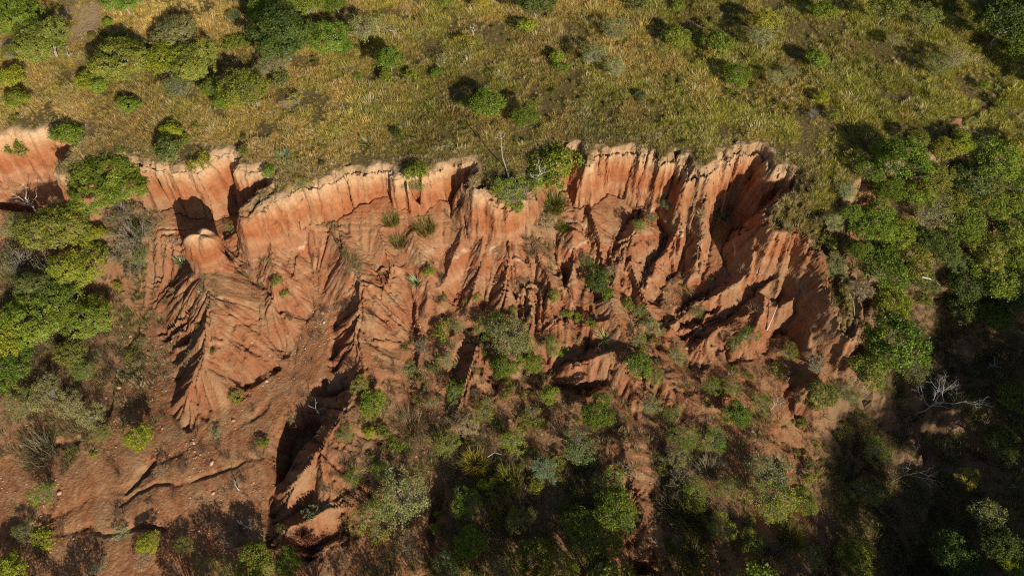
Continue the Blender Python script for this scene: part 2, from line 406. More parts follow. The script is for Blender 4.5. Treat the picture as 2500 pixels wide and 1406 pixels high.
# game trails across the plateau grass
TRAILS = [[(1980, 60), (2030, 150), (2060, 230), (2140, 290), (2240, 350)], [(2000, 100), (2080, 165), (2180, 250)], [(2480, 190), (2400, 260), (2300, 330)]]
trail = np.zeros(X.shape)
jt0, jt1 = np.searchsorted(YS, [40, 72])
for t in TRAILS:
    dt, _ = seg_dist(X[jt0:jt1] + wx[jt0:jt1], Y[jt0:jt1] + wy[jt0:jt1], [at(a, b, 0) for a, b in t])
    trail[jt0:jt1] = np.maximum(trail[jt0:jt1], np.exp(-(dt / 0.30) ** 2))
Z2 = Z2 - 0.18 * trail * (SD < 0)
ZF = Z2

def ground(x, y):
    return bil(XS, YS, ZF, np.asarray(x, float), np.asarray(y, float))

def hit(px, py, h=0.0):
    """the place on a picture ray that is h metres above the land"""
    d = ray(px, py)
    t = np.linspace(30, 140, 2200)
    x, y, z = d[0] * t, d[1] * t, CAM_H + d[2] * t
    below = z - ground(x, y) - h < 0
    k = int(np.argmax(below)) if below.any() else len(t) - 1
    return float(x[k]), float(y[k]), float(z[k] - h), float(t[k])

# masks used by the material and the ground cover
def px_of(x, y, z):
    dep = y * CP - (z - CAM_H) * SP
    up = y * SP + (z - CAM_H) * CP
    return 1250 + FPX * x / dep, 703 - FPX * up / dep

def blob_mask(blobs, x, y):
    """soft-edged patches; each is (picture x, y, radius x, radius y) laid out on the land"""
    m = np.zeros(x.shape)
    for bx, by, rx, ry, s in blobs:
        cx, cy, cz, t = hit(bx, by)
        wxr = rx * t / FPX; wyr = ry * t / FPX / 0.85
        q = ((x - cx) / wxr) ** 2 + ((y - cy) / wyr) ** 2
        m = np.maximum(m, s * np.exp(-q ** 1.5 * 0.7))
    return m

RIMDRY = np.exp(-np.abs(SD) / 1.1)
edge_n = 0.75 * fbm(X, Y, 0.9, 4, 3, .65)
GRASS = 1 - sstep(-0.55, 0.25, SD + edge_n)
slope_n = np.clip(1.15 - gn2, 0, 1)
BARE = [(200, 60, 90, 60, .9), (230, 100, 60, 30, .6), (80, 150, 45, 30, .8), (0, 110, 40, 14, 1), (0, 245, 25, 20, 1), (700, 255, 14, 10, .8), (2330, 290, 16, 10, .9)]
LITTER = [(50, 640, 60, 90, .7), (300, 560, 90, 100, .8), (330, 640, 60, 80, .7), (120, 680, 80, 60, .6), (150, 850, 200, 110, .7), (150, 980, 150, 90, .6),
          (2080, 720, 60, 90, .8), (2040, 580, 50, 80, .9), (2300, 560, 260, 200, .9), (2450, 720, 150, 100, .8), (1680, 1180, 90, 110, .8), (950, 1100, 110, 90, .7),
          (1150, 1150, 130, 130, .8), (1250, 840, 80, 70, .5), (1380, 1180, 110, 120, .6), (1980, 480, 40, 60, 1), (1950, 700, 70, 60, .5), (520, 700, 40, 50, .5),
          (1700, 520, 30, 40, .6), (1330, 540, 50, 60, .5), (2100, 900, 90, 120, .7), (2400, 1150, 130, 260, .6), (600, 670, 60, 40, .35), (1130, 520, 28, 32, .6), (860, 640, 26, 24, .5), (820, 590, 24, 26, .5)]
BAREM = blob_mask(BARE, X, Y)
LITM = np.maximum(blob_mask(LITTER, X, Y), sstep(29, 34, X + 0.25 * (34 - Y)) * sstep(0.2, 1.5, SD) * 0.95)
STREAK = 0.5 + 0.5 * np.tanh(0.9 * r2 + 0.4 * r1)

def grid_mesh(name):
    me = bpy.data.meshes.new(name)
    nv = NX * NY; nf = (NX - 1) * (NY - 1)
    stp = np.clip((gn2 - 0.9) / 1.2, 0, 1) * near * (SD > -.1)
    dy = stp * (0.26 * fbm(X, ZF * 1.5, 0.8, 4, 3, .6) + 0.10 * np.abs(vnoise(X / .35, ZF / .25, 5)))
    dx = stp * 0.12 * fbm(X + 7, ZF * 1.3, 0.7, 3, 9)
    co = np.empty((nv, 3), np.float32); co[:, 0] = (X + dx).ravel(); co[:, 1] = (Y - dy).ravel(); co[:, 2] = ZF.ravel()
    idx = np.arange(nv).reshape(NY, NX)
    q = np.stack([idx[:-1, :-1], idx[:-1, 1:], idx[1:, 1:], idx[1:, :-1]], -1).reshape(-1)
    me.vertices.add(nv); me.vertices.foreach_set('co', co.ravel())
    me.loops.add(nf * 4); me.loops.foreach_set('vertex_index', q.astype(np.int32))
    me.polygons.add(nf); me.polygons.foreach_set('loop_start', np.arange(0, nf * 4, 4, dtype=np.int32))
    me.polygons.foreach_set('use_smooth', np.ones(nf, bool))
    me.update(calc_edges=True)
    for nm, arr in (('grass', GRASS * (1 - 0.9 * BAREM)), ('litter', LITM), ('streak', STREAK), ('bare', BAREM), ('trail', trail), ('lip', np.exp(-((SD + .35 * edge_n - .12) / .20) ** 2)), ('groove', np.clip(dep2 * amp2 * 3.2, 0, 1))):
        a = me.attributes.new(nm, 'FLOAT', 'POINT')
        a.data.foreach_set('value', np.ascontiguousarray(arr.ravel(), np.float32))
    return me
# ------------------------------------------------------------------ materials
def new_mat(name):
    m = bpy.data.materials.new(name); m.use_nodes = True
    nt = m.node_tree; nt.nodes.clear()
    o = nt.nodes.new('ShaderNodeOutputMaterial')
    return m, nt, o

def N(nt, t, **kw):
    n = nt.nodes.new(t)
    for k, v in kw.items():
        if k in n.inputs.keys(): n.inputs[k].default_value = v
        else: setattr(n, k, v)
    return n

def mixc(nt, fac, a, b, blend='MIX'):
    n = nt.nodes.new('ShaderNodeMix'); n.data_type = 'RGBA'; n.blend_type = blend
    for sock, v in ((n.inputs[0], fac), (n.inputs[6], a), (n.inputs[7], b)):
        if hasattr(v, 'is_linked'): nt.links.new(v, sock)
        elif isinstance(v, (int, float)): sock.default_value = v
        else: sock.default_value = (*v, 1) if len(v) == 3 else v
    return n.outputs[2]

def mth(nt, op, a, b=None, c=None, clamp=False):
    n = nt.nodes.new('ShaderNodeMath'); n.operation = op; n.use_clamp = clamp
    for i, v in enumerate((a, b, c)):
        if v is None: continue
        if hasattr(v, 'is_linked'): nt.links.new(v, n.inputs[i])
        else: n.inputs[i].default_value = v
    return n.outputs[0]

def noise(nt, vec, scale, detail=4, rough=0.55):
    n = nt.nodes.new('ShaderNodeTexNoise'); n.inputs['Scale'].default_value = scale
    n.inputs['Detail'].default_value = detail; n.inputs['Roughness'].default_value = rough
    if vec is not None: nt.links.new(vec, n.inputs['Vector'])
    return n.outputs['Fac']

def attr(nt, name, kind='GEOMETRY'):
    n = nt.nodes.new('ShaderNodeAttribute'); n.attribute_name = name; n.attribute_type = kind
    return n

def ramp(nt, fac, stops):
    n = nt.nodes.new('ShaderNodeValToRGB'); cr = n.color_ramp
    while len(cr.elements) > 1: cr.elements.remove(cr.elements[0])
    cr.elements[0].position = stops[0][0]; cr.elements[0].color = (*stops[0][1], 1)
    for p, c in stops[1:]:
        e = cr.elements.new(p); e.color = (*c, 1)
    nt.links.new(fac, n.inputs[0])
    return n.outputs[0]

def earth_material(name, use_attrs=True):
    m, nt, out = new_mat(name); L = nt.links
    geo_ = nt.nodes.new('ShaderNodeNewGeometry')
    pos = geo_.outputs['Position']
    sep = nt.nodes.new('ShaderNodeSeparateXYZ'); L.new(pos, sep.inputs[0])
    seen = nt.nodes.new('ShaderNodeSeparateXYZ'); L.new(geo_.outputs['Normal'], seen.inputs[0])
    n_big = noise(nt, pos, 0.22, 3); n_mid = noise(nt, pos, 1.3, 5, 0.6); n_fine = noise(nt, pos, 7.0, 5, 0.65)
    # bedded layers: height, bent by noise
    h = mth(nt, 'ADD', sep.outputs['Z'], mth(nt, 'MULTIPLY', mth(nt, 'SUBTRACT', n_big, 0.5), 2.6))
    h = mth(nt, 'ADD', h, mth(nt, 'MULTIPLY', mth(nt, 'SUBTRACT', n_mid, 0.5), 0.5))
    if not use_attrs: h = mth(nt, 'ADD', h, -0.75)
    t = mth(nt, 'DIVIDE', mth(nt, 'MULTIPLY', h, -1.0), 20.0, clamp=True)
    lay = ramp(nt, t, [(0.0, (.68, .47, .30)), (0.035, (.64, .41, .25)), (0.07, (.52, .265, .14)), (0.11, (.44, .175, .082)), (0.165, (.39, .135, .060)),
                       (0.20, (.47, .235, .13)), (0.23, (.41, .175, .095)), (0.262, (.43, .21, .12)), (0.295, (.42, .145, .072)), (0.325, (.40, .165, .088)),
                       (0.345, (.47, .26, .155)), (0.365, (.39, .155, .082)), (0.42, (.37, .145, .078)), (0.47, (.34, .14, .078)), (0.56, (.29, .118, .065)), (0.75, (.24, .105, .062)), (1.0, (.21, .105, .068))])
    ms = nt.nodes.new('ShaderNodeMapping'); ms.inputs['Scale'].default_value = (.25, .25, 4.2); L.new(pos, ms.inputs['Vector'])
    lay = mixc(nt, 0.6, lay, ramp(nt, noise(nt, ms.outputs[0], 1.0, 4, .65), [(0.3, (.72, .66, .60)), (0.5, (1, 1, 1)), (0.7, (1.15, 1.16, 1.18))]), 'MULTIPLY')
    band = mth(nt, 'MULTIPLY', mth(nt, 'SUBTRACT', 1.0, mth(nt, 'MULTIPLY', mth(nt, 'ABSOLUTE', mth(nt, 'ADD', h, 5.55)), 4.2), clamp=True), mth(nt, 'MULTIPLY', mth(nt, 'SUBTRACT', noise(nt, pos, 0.8, 4, .6), 0.44), 7.0, clamp=True), clamp=True)
    lay = mixc(nt, mth(nt, 'MULTIPLY', band, .85), lay, (.68, .55, .40))
    dust = mixc(nt, n_mid, (.285, .118, .055), (.405, .19, .094))
    flatn = mth(nt, 'MULTIPLY', mth(nt, 'SUBTRACT', seen.outputs['Z'], 0.60), 4.0, clamp=True)
    low = mth(nt, 'MULTIPLY', mth(nt, 'SUBTRACT', -2.5, sep.outputs['Z']), 0.35, clamp=True)
    c = mixc(nt, mth(nt, 'MULTIPLY', mth(nt, 'MULTIPLY', flatn, low), 0.8), lay, dust)
    if use_attrs:
        st = attr(nt, 'streak').outputs['Fac']
        c = mixc(nt, mth(nt, 'MULTIPLY', mth(nt, 'SUBTRACT', st, 0.45), 1.1, clamp=True), c, mixc(nt, 0.6, c, (.56, .33, .19)))
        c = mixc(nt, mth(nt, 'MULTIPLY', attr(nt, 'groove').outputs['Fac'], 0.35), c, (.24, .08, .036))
        crust = mth(nt, 'MULTIPLY', mth(nt, 'SUBTRACT', noise(nt, pos, 0.42, 5, .62), 0.47), 6.0, clamp=True)
        c = mixc(nt, mth(nt, 'MULTIPLY', mth(nt, 'MULTIPLY', crust, low), .55), c, mixc(nt, n_mid, (.30, .185, .095), (.46, .31, .18)))
        # greyish crust with dry moss on some crests
        lit = attr(nt, 'litter').outputs['Fac']
        litc = mixc(nt, noise(nt, pos, 2.2, 5, .7), (.12, .085, .055), (.31, .225, .14))
        c = mixc(nt, mth(nt, 'MULTIPLY', lit, mth(nt, 'MULTIPLY_ADD', n_mid, 1.6, -0.1, clamp=True)), c, litc)
        bare = attr(nt, 'bare').outputs['Fac']
        gr = attr(nt, 'grass').outputs['Fac']
        soil = ramp(nt, noise(nt, pos, 0.5, 6, .7), [(0.25, (.11, .082, .035)), (0.5, (.18, .135, .056)), (0.75, (.26, .20, .09))])
        c = mixc(nt, gr, c, soil)
        c = mixc(nt, mth(nt, 'MULTIPLY', attr(nt, 'lip').outputs['Fac'], 0.35), c, mixc(nt, n_fine, (.13, .08, .045), (.27, .175, .10)))
        c = mixc(nt, mth(nt, 'MULTIPLY', attr(nt, 'trail').outputs['Fac'], 0.7), c, (.14, .09, .055))
        c = mixc(nt, mth(nt, 'MULTIPLY', bare, mth(nt, 'MULTIPLY_ADD', n_mid, 1.2, 0.1, clamp=True)), c, (.47, .33, .215))
    # mottling and fine grain
    c = mixc(nt, 0.55, c, ramp(nt, n_fine, [(0.3, (.62, .60, .58)), (0.5, (1, 1, 1)), (0.72, (1.22, 1.2, 1.16))]), 'MULTIPLY')
    c = mixc(nt, 0.7, c, ramp(nt, n_mid, [(0.3, (.78, .75, .72)), (0.55, (1, 1, 1)), (0.75, (1.12, 1.13, 1.14))]), 'MULTIPLY')
    c = mixc(nt, 1.0, c, (.84, .84, .79), 'MULTIPLY')
    p = N(nt, 'ShaderNodeBsdfPrincipled'); p.inputs['Roughness'].default_value = 0.95
    p.inputs['Specular IOR Level'].default_value = 0.08
    L.new(c, p.inputs['Base Color'])
    # vertical streaky relief on the faces + crumbly grain
    mp = nt.nodes.new('ShaderNodeMapping'); mp.inputs['Scale'].default_value = (4.5, 4.5, 0.5); L.new(pos, mp.inputs['Vector'])
    hgt = mth(nt, 'ADD', mth(nt, 'MULTIPLY', noise(nt, mp.outputs[0], 1.0, 4, .6), 0.16), mth(nt, 'MULTIPLY', noise(nt, pos, 5.0, 6, .7), 0.14))
    bp = nt.nodes.new('ShaderNodeBump'); bp.inputs['Strength'].default_value = 0.7; bp.inputs['Distance'].default_value = 1.0
    L.new(hgt, bp.inputs['Height']); L.new(bp.outputs[0], p.inputs['Normal'])
    L.new(p.outputs[0], out.inputs[0])
    return m

def leaf_material(name, kind='object', base=(.1, .15, .03), trans=0.35):
    m, nt, out = new_mat(name); L = nt.links
    if kind == 'object':
        oi = nt.nodes.new('ShaderNodeObjectInfo'); col = oi.outputs['Color']
    else:
        at_ = attr(nt, 'tint', 'INSTANCER'); col = at_.outputs['Color']
    v = attr(nt, 'lv').outputs['Fac']
    hs = nt.nodes.new('ShaderNodeHueSaturation'); L.new(col, hs.inputs['Color'])
    L.new(mth(nt, 'MULTIPLY_ADD', v, -0.05, 0.525), hs.inputs['Hue'])
    L.new(mth(nt, 'MULTIPLY_ADD', v, 0.95, 0.5), hs.inputs['Value'])
    c = hs.outputs[0]
    d = nt.nodes.new('ShaderNodeBsdfDiffuse'); t = nt.nodes.new('ShaderNodeBsdfTranslucent'); g = nt.nodes.new('ShaderNodeBsdfGlossy')
    g.inputs['Roughness'].default_value = 0.45; g.inputs['Color'].default_value = (.7, .75, .7, 1)
    L.new(c, d.inputs['Color']); L.new(mixc(nt, 1.0, c, (1.15, 1.1, .5), 'MULTIPLY'), t.inputs['Color'])
    mx = nt.nodes.new('ShaderNodeMixShader'); mx.inputs[0].default_value = trans
    L.new(d.outputs[0], mx.inputs[1]); L.new(t.outputs[0], mx.inputs[2])
    mg = nt.nodes.new('ShaderNodeMixShader'); mg.inputs[0].default_value = 0.018
    L.new(mx.outputs[0], mg.inputs[1]); L.new(g.outputs[0], mg.inputs[2])
    L.new(mg.outputs[0], out.inputs[0])
    return m

def bark_material(name, a, b):
    m, nt, out = new_mat(name); L = nt.links
    geo_ = nt.nodes.new('ShaderNodeNewGeometry')
    c = mixc(nt, noise(nt, geo_.outputs['Position'], 6.0, 5, .7), a, b)
    p = N(nt, 'ShaderNodeBsdfPrincipled'); p.inputs['Roughness'].default_value = 0.9
    p.inputs['Specular IOR Level'].default_value = 0.1
    L.new(c, p.inputs['Base Color']); L.new(p.outputs[0], out.inputs[0])
    return m

M_EARTH = earth_material('gully_earth')
M_CLOD = earth_material('pinnacle_earth', False)
M_LEAF = leaf_material('leaf')
M_COVER = leaf_material('ground_cover', 'instancer', trans=0.25)
M_MOUND = bark_material('mound_earth', (.20, .095, .05), (.36, .18, .095))
M_BARK = bark_material('bark', (.10, .075, .055), (.24, .20, .155))
M_PALE = bark_material('pale_bark', (.20, .17, .13), (.42, .38, .32))
M_DEAD = bark_material('bleached_wood', (.42, .39, .35), (.68, .65, .60))

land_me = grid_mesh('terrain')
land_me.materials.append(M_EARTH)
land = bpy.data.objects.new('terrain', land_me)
land['kind'] = 'structure'
COL.objects.link(land)
# ------------------------------------------------------------------ mesh helpers for plants
def mesh_from(name, V, F, mats, attrs=None, smooth=False, midx=None):
    me = bpy.data.meshes.new(name)
    V = np.asarray(V, np.float32); F = np.asarray(F, np.int32)
    k = F.shape[1]
    me.vertices.add(len(V)); me.vertices.foreach_set('co', V.ravel())
    me.loops.add(F.size); me.loops.foreach_set('vertex_index', F.ravel())
    me.polygons.add(len(F)); me.polygons.foreach_set('loop_start', np.arange(0, F.size, k, dtype=np.int32))
    if smooth: me.polygons.foreach_set('use_smooth', np.ones(len(F), bool))
    if midx is not None: me.polygons.foreach_set('material_index', np.asarray(midx, np.int32))
    me.update(calc_edges=True)
    for m in mats: me.materials.append(m)
    for nm, arr in (attrs or {}).items():
        a = me.attributes.new(nm, 'FLOAT', 'FACE' if len(arr) == len(F) else 'POINT')
        a.data.foreach_set('value', np.ascontiguousarray(arr, np.float32))
    return me

def tube(path, radii, sides=5):
    """quads of a tapered tube along a path"""
    P = np.asarray(path, float); n = len(P)
    V = []; F = []
    for i in range(n):
        d = P[min(i + 1, n - 1)] - P[max(i - 1, 0)]; d = d / (np.linalg.norm(d) + 1e-9)
        a = np.cross(d, [0.3, 0.9, 0.2]); a /= np.linalg.norm(a) + 1e-9; b = np.cross(d, a)
        for k in range(sides):
            t = 2 * math.pi * k / sides
            V.append(P[i] + radii[i] * (math.cos(t) * a + math.sin(t) * b))
    for i in range(n - 1):
        for k in range(sides):
            k2 = (k + 1) % sides
            F.append((i * sides + k, i * sides + k2, (i + 1) * sides + k2, (i + 1) * sides + k))
    top = (n - 1) * sides
    for k in range(1, sides - 2, 2):
        F.append((top, top + k, top + k + 1, top + min(k + 2, sides - 1)))
    return V, F

def join(parts):
    V = []; F = []
    for v, f in parts:
        o = len(V); V.extend(v); F.extend([tuple(i + o for i in q) for q in f])
    return V, F

def unit(r, n):
    v = r.normal(size=(n, 3)); return v / np.linalg.norm(v, axis=1, keepdims=True)

def leaf_quads(C, Nrm, size, r, asp=0.55, droop=0.0):
    """diamond leaves at centres C facing Nrm"""
    n = len(C)
    up = unit(r, n)
    a = np.cross(Nrm, up); a /= np.linalg.norm(a, axis=1, keepdims=True) + 1e-9
    b = np.cross(Nrm, a)
    s = (size * (0.6 + 0.8 * r.random(n)))[:, None]
    fold = Nrm * s * 0.15
    V = np.stack([C - a * s * .5, C - b * s * asp * .5 + fold, C + a * s * .5, C + b * s * asp * .5 + fold], 1).reshape(-1, 3)
    F = np.arange(n * 4).reshape(n, 4)
    return V, F

def crown_mesh(name, seed, lobes, clumps, per, leaf, spread, flatten=0.75, asp=0.55, outward=0.55, twig=0.0):
    """crown of unit radius: leaf clumps over overlapping lobes, uneven outline with gaps"""
    r = np.random.default_rng(seed)
    LC = []
    for k in range(lobes):
        a = 2 * math.pi * (k + r.random() * .7) / lobes
        q = 0.0 if k == 0 else 0.34 + 0.36 * r.random()
        LC.append((q * math.cos(a), q * math.sin(a), (0.12 if k == 0 else -0.12 + 0.34 * r.random()), (0.54 if k == 0 else 0.27 + 0.25 * r.random())))
    LC = np.array(LC)
    area = LC[:, 3] ** 2
    which = r.choice(lobes, clumps, p=area / area.sum())
    d = unit(r, clumps)
    d[:, 2] = np.abs(d[:, 2]) * 0.9 - 0.28 * r.random(clumps)
    d /= np.linalg.norm(d, axis=1, keepdims=True)
    rad = LC[which, 3] * (0.78 + 0.3 * r.random(clumps))
    C = LC[which, :3] + d * rad[:, None]
    # drop clumps buried deep in other lobes
    dist = np.linalg.norm(C[:, None, :] - LC[None, :, :3], axis=2) / LC[None, :, 3]
    keep = dist.min(axis=1) > 0.62
    C, d = C[keep], d[keep]
    cl = r.random(len(C))
    n = len(C) * per
    ci = np.repeat(np.arange(len(C)), per)
    P = C[ci] + r.normal(size=(n, 3)) * spread * np.array([1, 1, .75])
    Nn = d[ci] * outward + unit(r, n) * 0.6 + np.array([0, 0, .35])
    Nn /= np.linalg.norm(Nn, axis=1, keepdims=True)
    V, F = leaf_quads(P, Nn, np.full(n, leaf), r, asp)
    V[:, 2] *= flatten
    lv = np.clip(0.5 * cl[ci] + 0.5 * r.random(n) * 0.8 + 0.05, 0, 1)
    me = mesh_from(name, V, F, [M_LEAF], {'lv': lv})
    tips = C.copy(); tips[:, 2] *= flatten
    return me, tips

def limbs_mesh(name, seed, tips, base_z, limbs, rad, mat, twigs=0, poke=0.0):
    """trunk from base_z (below the crown centre at 0) forking into limbs that reach the crown"""
    r = np.random.default_rng(seed)
    parts = []
    fork = np.array([r.normal() * .05, r.normal() * .05, base_z * 0.55])
    lean = np.array([r.normal() * .06, r.normal() * .06, 0])
    parts.append(tube([np.array([0, 0, base_z - .08]), np.array([0, 0, base_z * .8]) + lean * .5, fork], [rad * 1.25, rad, rad * .85], 6))
    sel = tips[r.choice(len(tips), min(limbs, len(tips)), replace=False)]
    for t in sel:
        e = t * (0.92 + poke * r.random())
        mid = fork * .5 + e * .5 + r.normal(size=3) * .06 + np.array([0, 0, -.06])
        q = fork * .8 + e * .2 + r.normal(size=3) * .02
        parts.append(tube([fork, q, mid, e], [rad * .6, rad * .48, rad * .32, rad * .10], 4))
        for j in range(twigs):
            s = mid + (e - mid) * r.random(); u = unit(r, 1)[0]; u[2] = abs(u[2]) * .6
            l = 0.12 + .22 * r.random()
            parts.append(tube([s, s + u * l * .55 + r.normal(size=3) * .02, s + u * l], [rad * .2, rad * .14, rad * .05], 3))
    V, F = join(parts)
    return mesh_from(name, V, F, [mat], smooth=True)

def blade_mesh(name, seed, n, h, spread, wid, lean, mats, curve=0.4, straight=False, lvr=(0, 1)):
    """a clump of bent, tapering blades"""
    r = np.random.default_rng(seed)
    V = []; F = []; lv = []
    for k in range(n):
        a = r.random() * 6.283; q = spread * math.sqrt(r.random())
        b = np.array([q * math.cos(a), q * math.sin(a), -0.03])
        az = a + r.normal() * .8; ln = lean * (0.3 + r.random())
        hh = h * (0.55 + .6 * r.random())
        d = np.array([math.cos(az) * ln, math.sin(az) * ln, 1.0]); d /= np.linalg.norm(d)
        m = b + d * hh * .55
        d2 = d + np.array([math.cos(az), math.sin(az), -.6]) * curve * r.random(); d2 /= np.linalg.norm(d2)
        e = m + d2 * hh * .45
        s = np.array([-math.sin(az + r.normal() * .6), math.cos(az + r.normal() * .6), 0]) * wid * .5
        o = len(V)
        V += [b - s * .7, b + s * .7, m + s, m - s, e + s * .15, e - s * .15]
        F += [(o, o + 1, o + 2, o + 3), (o + 3, o + 2, o + 4, o + 5)]
        v = lvr[0] + (lvr[1] - lvr[0]) * r.random(); lv += [v, v]
    return mesh_from(name, V, F, mats, {'lv': np.array(lv)})

def twig_mesh(name, seed, stems, h, spread, rad, mats, forks=3, lv=0.5):
    """leafless bundle of forking stems (unit size), thin three-sided tubes"""
    r = np.random.default_rng(seed); parts = []
    for k in range(stems):
        az = r.random() * 6.283; tilt = spread * (0.25 + .9 * r.random())
        d = np.array([math.cos(az) * tilt, math.sin(az) * tilt, 1.0]); d /= np.linalg.norm(d)
        b = np.array([r.normal() * .06, r.normal() * .06, -.05]); l = h * (.6 + .5 * r.random())
        m = b + d * l * .5 + r.normal(size=3) * .05 * h; e = m + d * l * .5 + r.normal(size=3) * .1 * h
        parts.append(tube([b, m, e], [rad, rad * .7, rad * .25], 3))
        for j in range(forks):
            s = m + (e - m) * r.random() * .8; u = d * .7 + unit(r, 1)[0] * .7
            parts.append(tube([s, s + u * l * .18, s + u * l * .34 + r.normal(size=3) * .03], [rad * .55, rad * .4, rad * .12], 3))
    V, F = join(parts)
    return mesh_from(name, V, F, mats, {'lv': np.full(len(F), lv)})

def branch_tree(seed, h, rad, levels=3, spread=0.6, n0=4, lean=(0, 0), up=0.15):
    """dead tree: trunk path and its boughs, each bough with forking twigs -> trunk part, list of bough parts"""
    r = np.random.default_rng(seed)
    tr = [np.array([0, 0, -.15])]
    for k in range(1, 6):
        f = k / 5
        tr.append(np.array([lean[0] * f ** 1.3 * h + r.normal() * .025 * h, lean[1] * f ** 1.3 * h + r.normal() * .025 * h, f * h]))
    trunk = tube(tr, [rad * (1.15 - .85 * k / 5) for k in range(6)], 6)
    boughs = []
    def grow(p, d, l, rr, lev, parts):
        q = p + d * l * .5 + r.normal(size=3) * l * .07; e = q + (d + r.normal(size=3) * .22 + np.array([0, 0, up])) * l * .5
        parts.append(tube([p, q, e], [rr, rr * .75, rr * .4], 4 if lev > 1 else 3))
        if lev <= 0: return
        for k in range(2 + (r.random() < .6)):
            dd = d + r.normal(size=3) * .55; dd /= np.linalg.norm(dd)
            s = q + (e - q) * (0.15 + .85 * r.random())
            grow(s, dd, l * (.5 + .2 * r.random()), rr * .52, lev - 1, parts)
    for k in range(n0):
        f = 0.45 + .55 * (k + .5) / n0
        i = min(int(f * 5), 4); p = tr[i] + (tr[i + 1] - tr[i]) * (f * 5 - i)
        az = 2.4 * k + r.random(); d = np.array([math.cos(az) * spread, math.sin(az) * spread, .75]); d /= np.linalg.norm(d)
        parts = []; grow(p, d, h * (.34 + .16 * r.random()), rad * .5, levels - 1, parts); boughs.append(join(parts))
    return trunk, boughs

# ------------------------------------------------------------------ plant prototypes (unit crown radius, crown centre at z = 0)
PROTO = {}
def proto(kind, variants):
    PROTO[kind] = variants
def variant(kind, seed, base_z, lobes, clumps, per, leaf, spread, flatten, limbs, rad, mat, twigs=0, asp=.55, outward=.55, poke=0.0):
    c, tips = crown_mesh(kind + '_crown', seed, lobes, clumps, per, leaf, spread, flatten, asp, outward)
    t = limbs_mesh(kind + '_trunk', seed + 1, tips, base_z, limbs, rad, mat, twigs, poke)
    return (t, c, base_z)
proto('dome', [variant('dome', 100 + k, -.95, 9, 520, 34, .058, .052, .82, 14, .055, M_PALE, 1, .6, .8) for k in range(4)])
proto('bush', [variant('bush', 200 + k, -.62, 6, 190, 26, .092, .070, .85, 10, .035, M_BARK, 1) for k in range(4)])
proto('leafy', [variant('leafy', 300 + k, -.95, 9, 330, 34, .068, .068, .80, 24, .036, M_PALE, 3, .62, .35, .16) for k in range(5)])
proto('open', [variant('open', 400 + k, -.85, 8, 190, 26, .058, .075, .80, 40, .026, M_PALE, 5, .5, .2, .16) for k in range(4)])
proto('small', [variant('small', 500 + k, -.55, 4, 70, 22, .13, .10, .9, 9, .035, M_BARK, 2, .5, .3, .1) for k in range(4)])
proto('sparse', [variant('sparse', 600 + k, -.6, 5, 34, 16, .10, .08, .85, 24, .020, M_PALE, 6, .5, .2, .25) for k in range(4)])
proto('fern', [variant('fern', 700 + k, -.8, 11, 900, 34, .075, .045, .72, 10, .05, M_BARK, 0, .32, .9) for k in range(2)])
# ------------------------------------------------------------------ placing single plants
LEAF_GAIN = 1.95
TINT = {'lime': (.190, .208, .018), 'green': (.105, .140, .016), 'dark': (.064, .085, .016), 'olive': (.140, .145, .024), 'grey': (.170, .170, .062),
        'yellow': (.235, .210, .026), 'blue': (.14, .19, .09), 'dry': (.26, .195, .11), 'bright': (.138, .165, .019), 'dull': (.110, .125, .034)}
NAMES = {'dome': ('broadleaf_tree', 'tree'), 'fern': ('broadleaf_tree', 'tree'), 'leafy': ('broadleaf_tree', 'tree'), 'open': ('thorn_tree', 'tree'),
         'bush': ('bush', 'bush'), 'small': ('bush', 'bush'), 'sparse': ('twiggy_shrub', 'shrub'), 'dryb': ('dry_shrub', 'shrub'),
         'spiky': ('succulent', 'plant'), 'tuft': ('grass_clump', 'grass')}
CENTRE = {'dome': .85, 'fern': .75, 'leafy': 1.1, 'open': .95, 'bush': .8, 'small': .65, 'sparse': .7, 'dryb': .35, 'spiky': .3, 'tuft': .4}
GROUPS = {'P': 'trees and bushes on the grassy plateau', 'R': 'plants along the cliff rim', 'L': 'trees and shrubs on the left slope', 'E': 'trees on the right bank',
          'S': 'plants on the eroded slopes below the cliff', 'F': 'trees and shrubs on the gully floor', 'V': 'trees in the shaded ravine'}
prng = random.Random(11)
counts = {}
def thing(name, label, cat, group=None, loc=(0, 0, 0)):
    o = bpy.data.objects.new(name, None); o.empty_display_size = .3
    o.location = loc; o['label'] = label; o['category'] = cat
    if group: o['group'] = group
    COL.objects.link(o)
    return o
def part(name, me, parent, color=None, label=None):
    o = bpy.data.objects.new(name, me); o.parent = parent
    if color: o.color = (*color, 1)
    if label: o['label'] = label
    COL.objects.link(o)
    return o

TUFTS = [blade_mesh('clump_blades', 50 + k, 300, 1.15, .62, .024, .42, [M_LEAF], .8) for k in range(3)]
SPIKES = [blade_mesh('spiky_leaves', 60 + k, 60, 1.05, .12, .10, 1.5, [M_LEAF], .25) for k in range(2)]
DRYB = [twig_mesh('dry_stems', 70 + k, 46, 1.15, 1.1, .014, [M_PALE], 4) for k in range(3)]

def jit(c, amt=.16):
    f = 1 + prng.uniform(-amt, amt); w = prng.uniform(-.12, .10)
    return (c[0] * f * (1 + w), c[1] * f, c[2] * f * (1 + abs(w)))

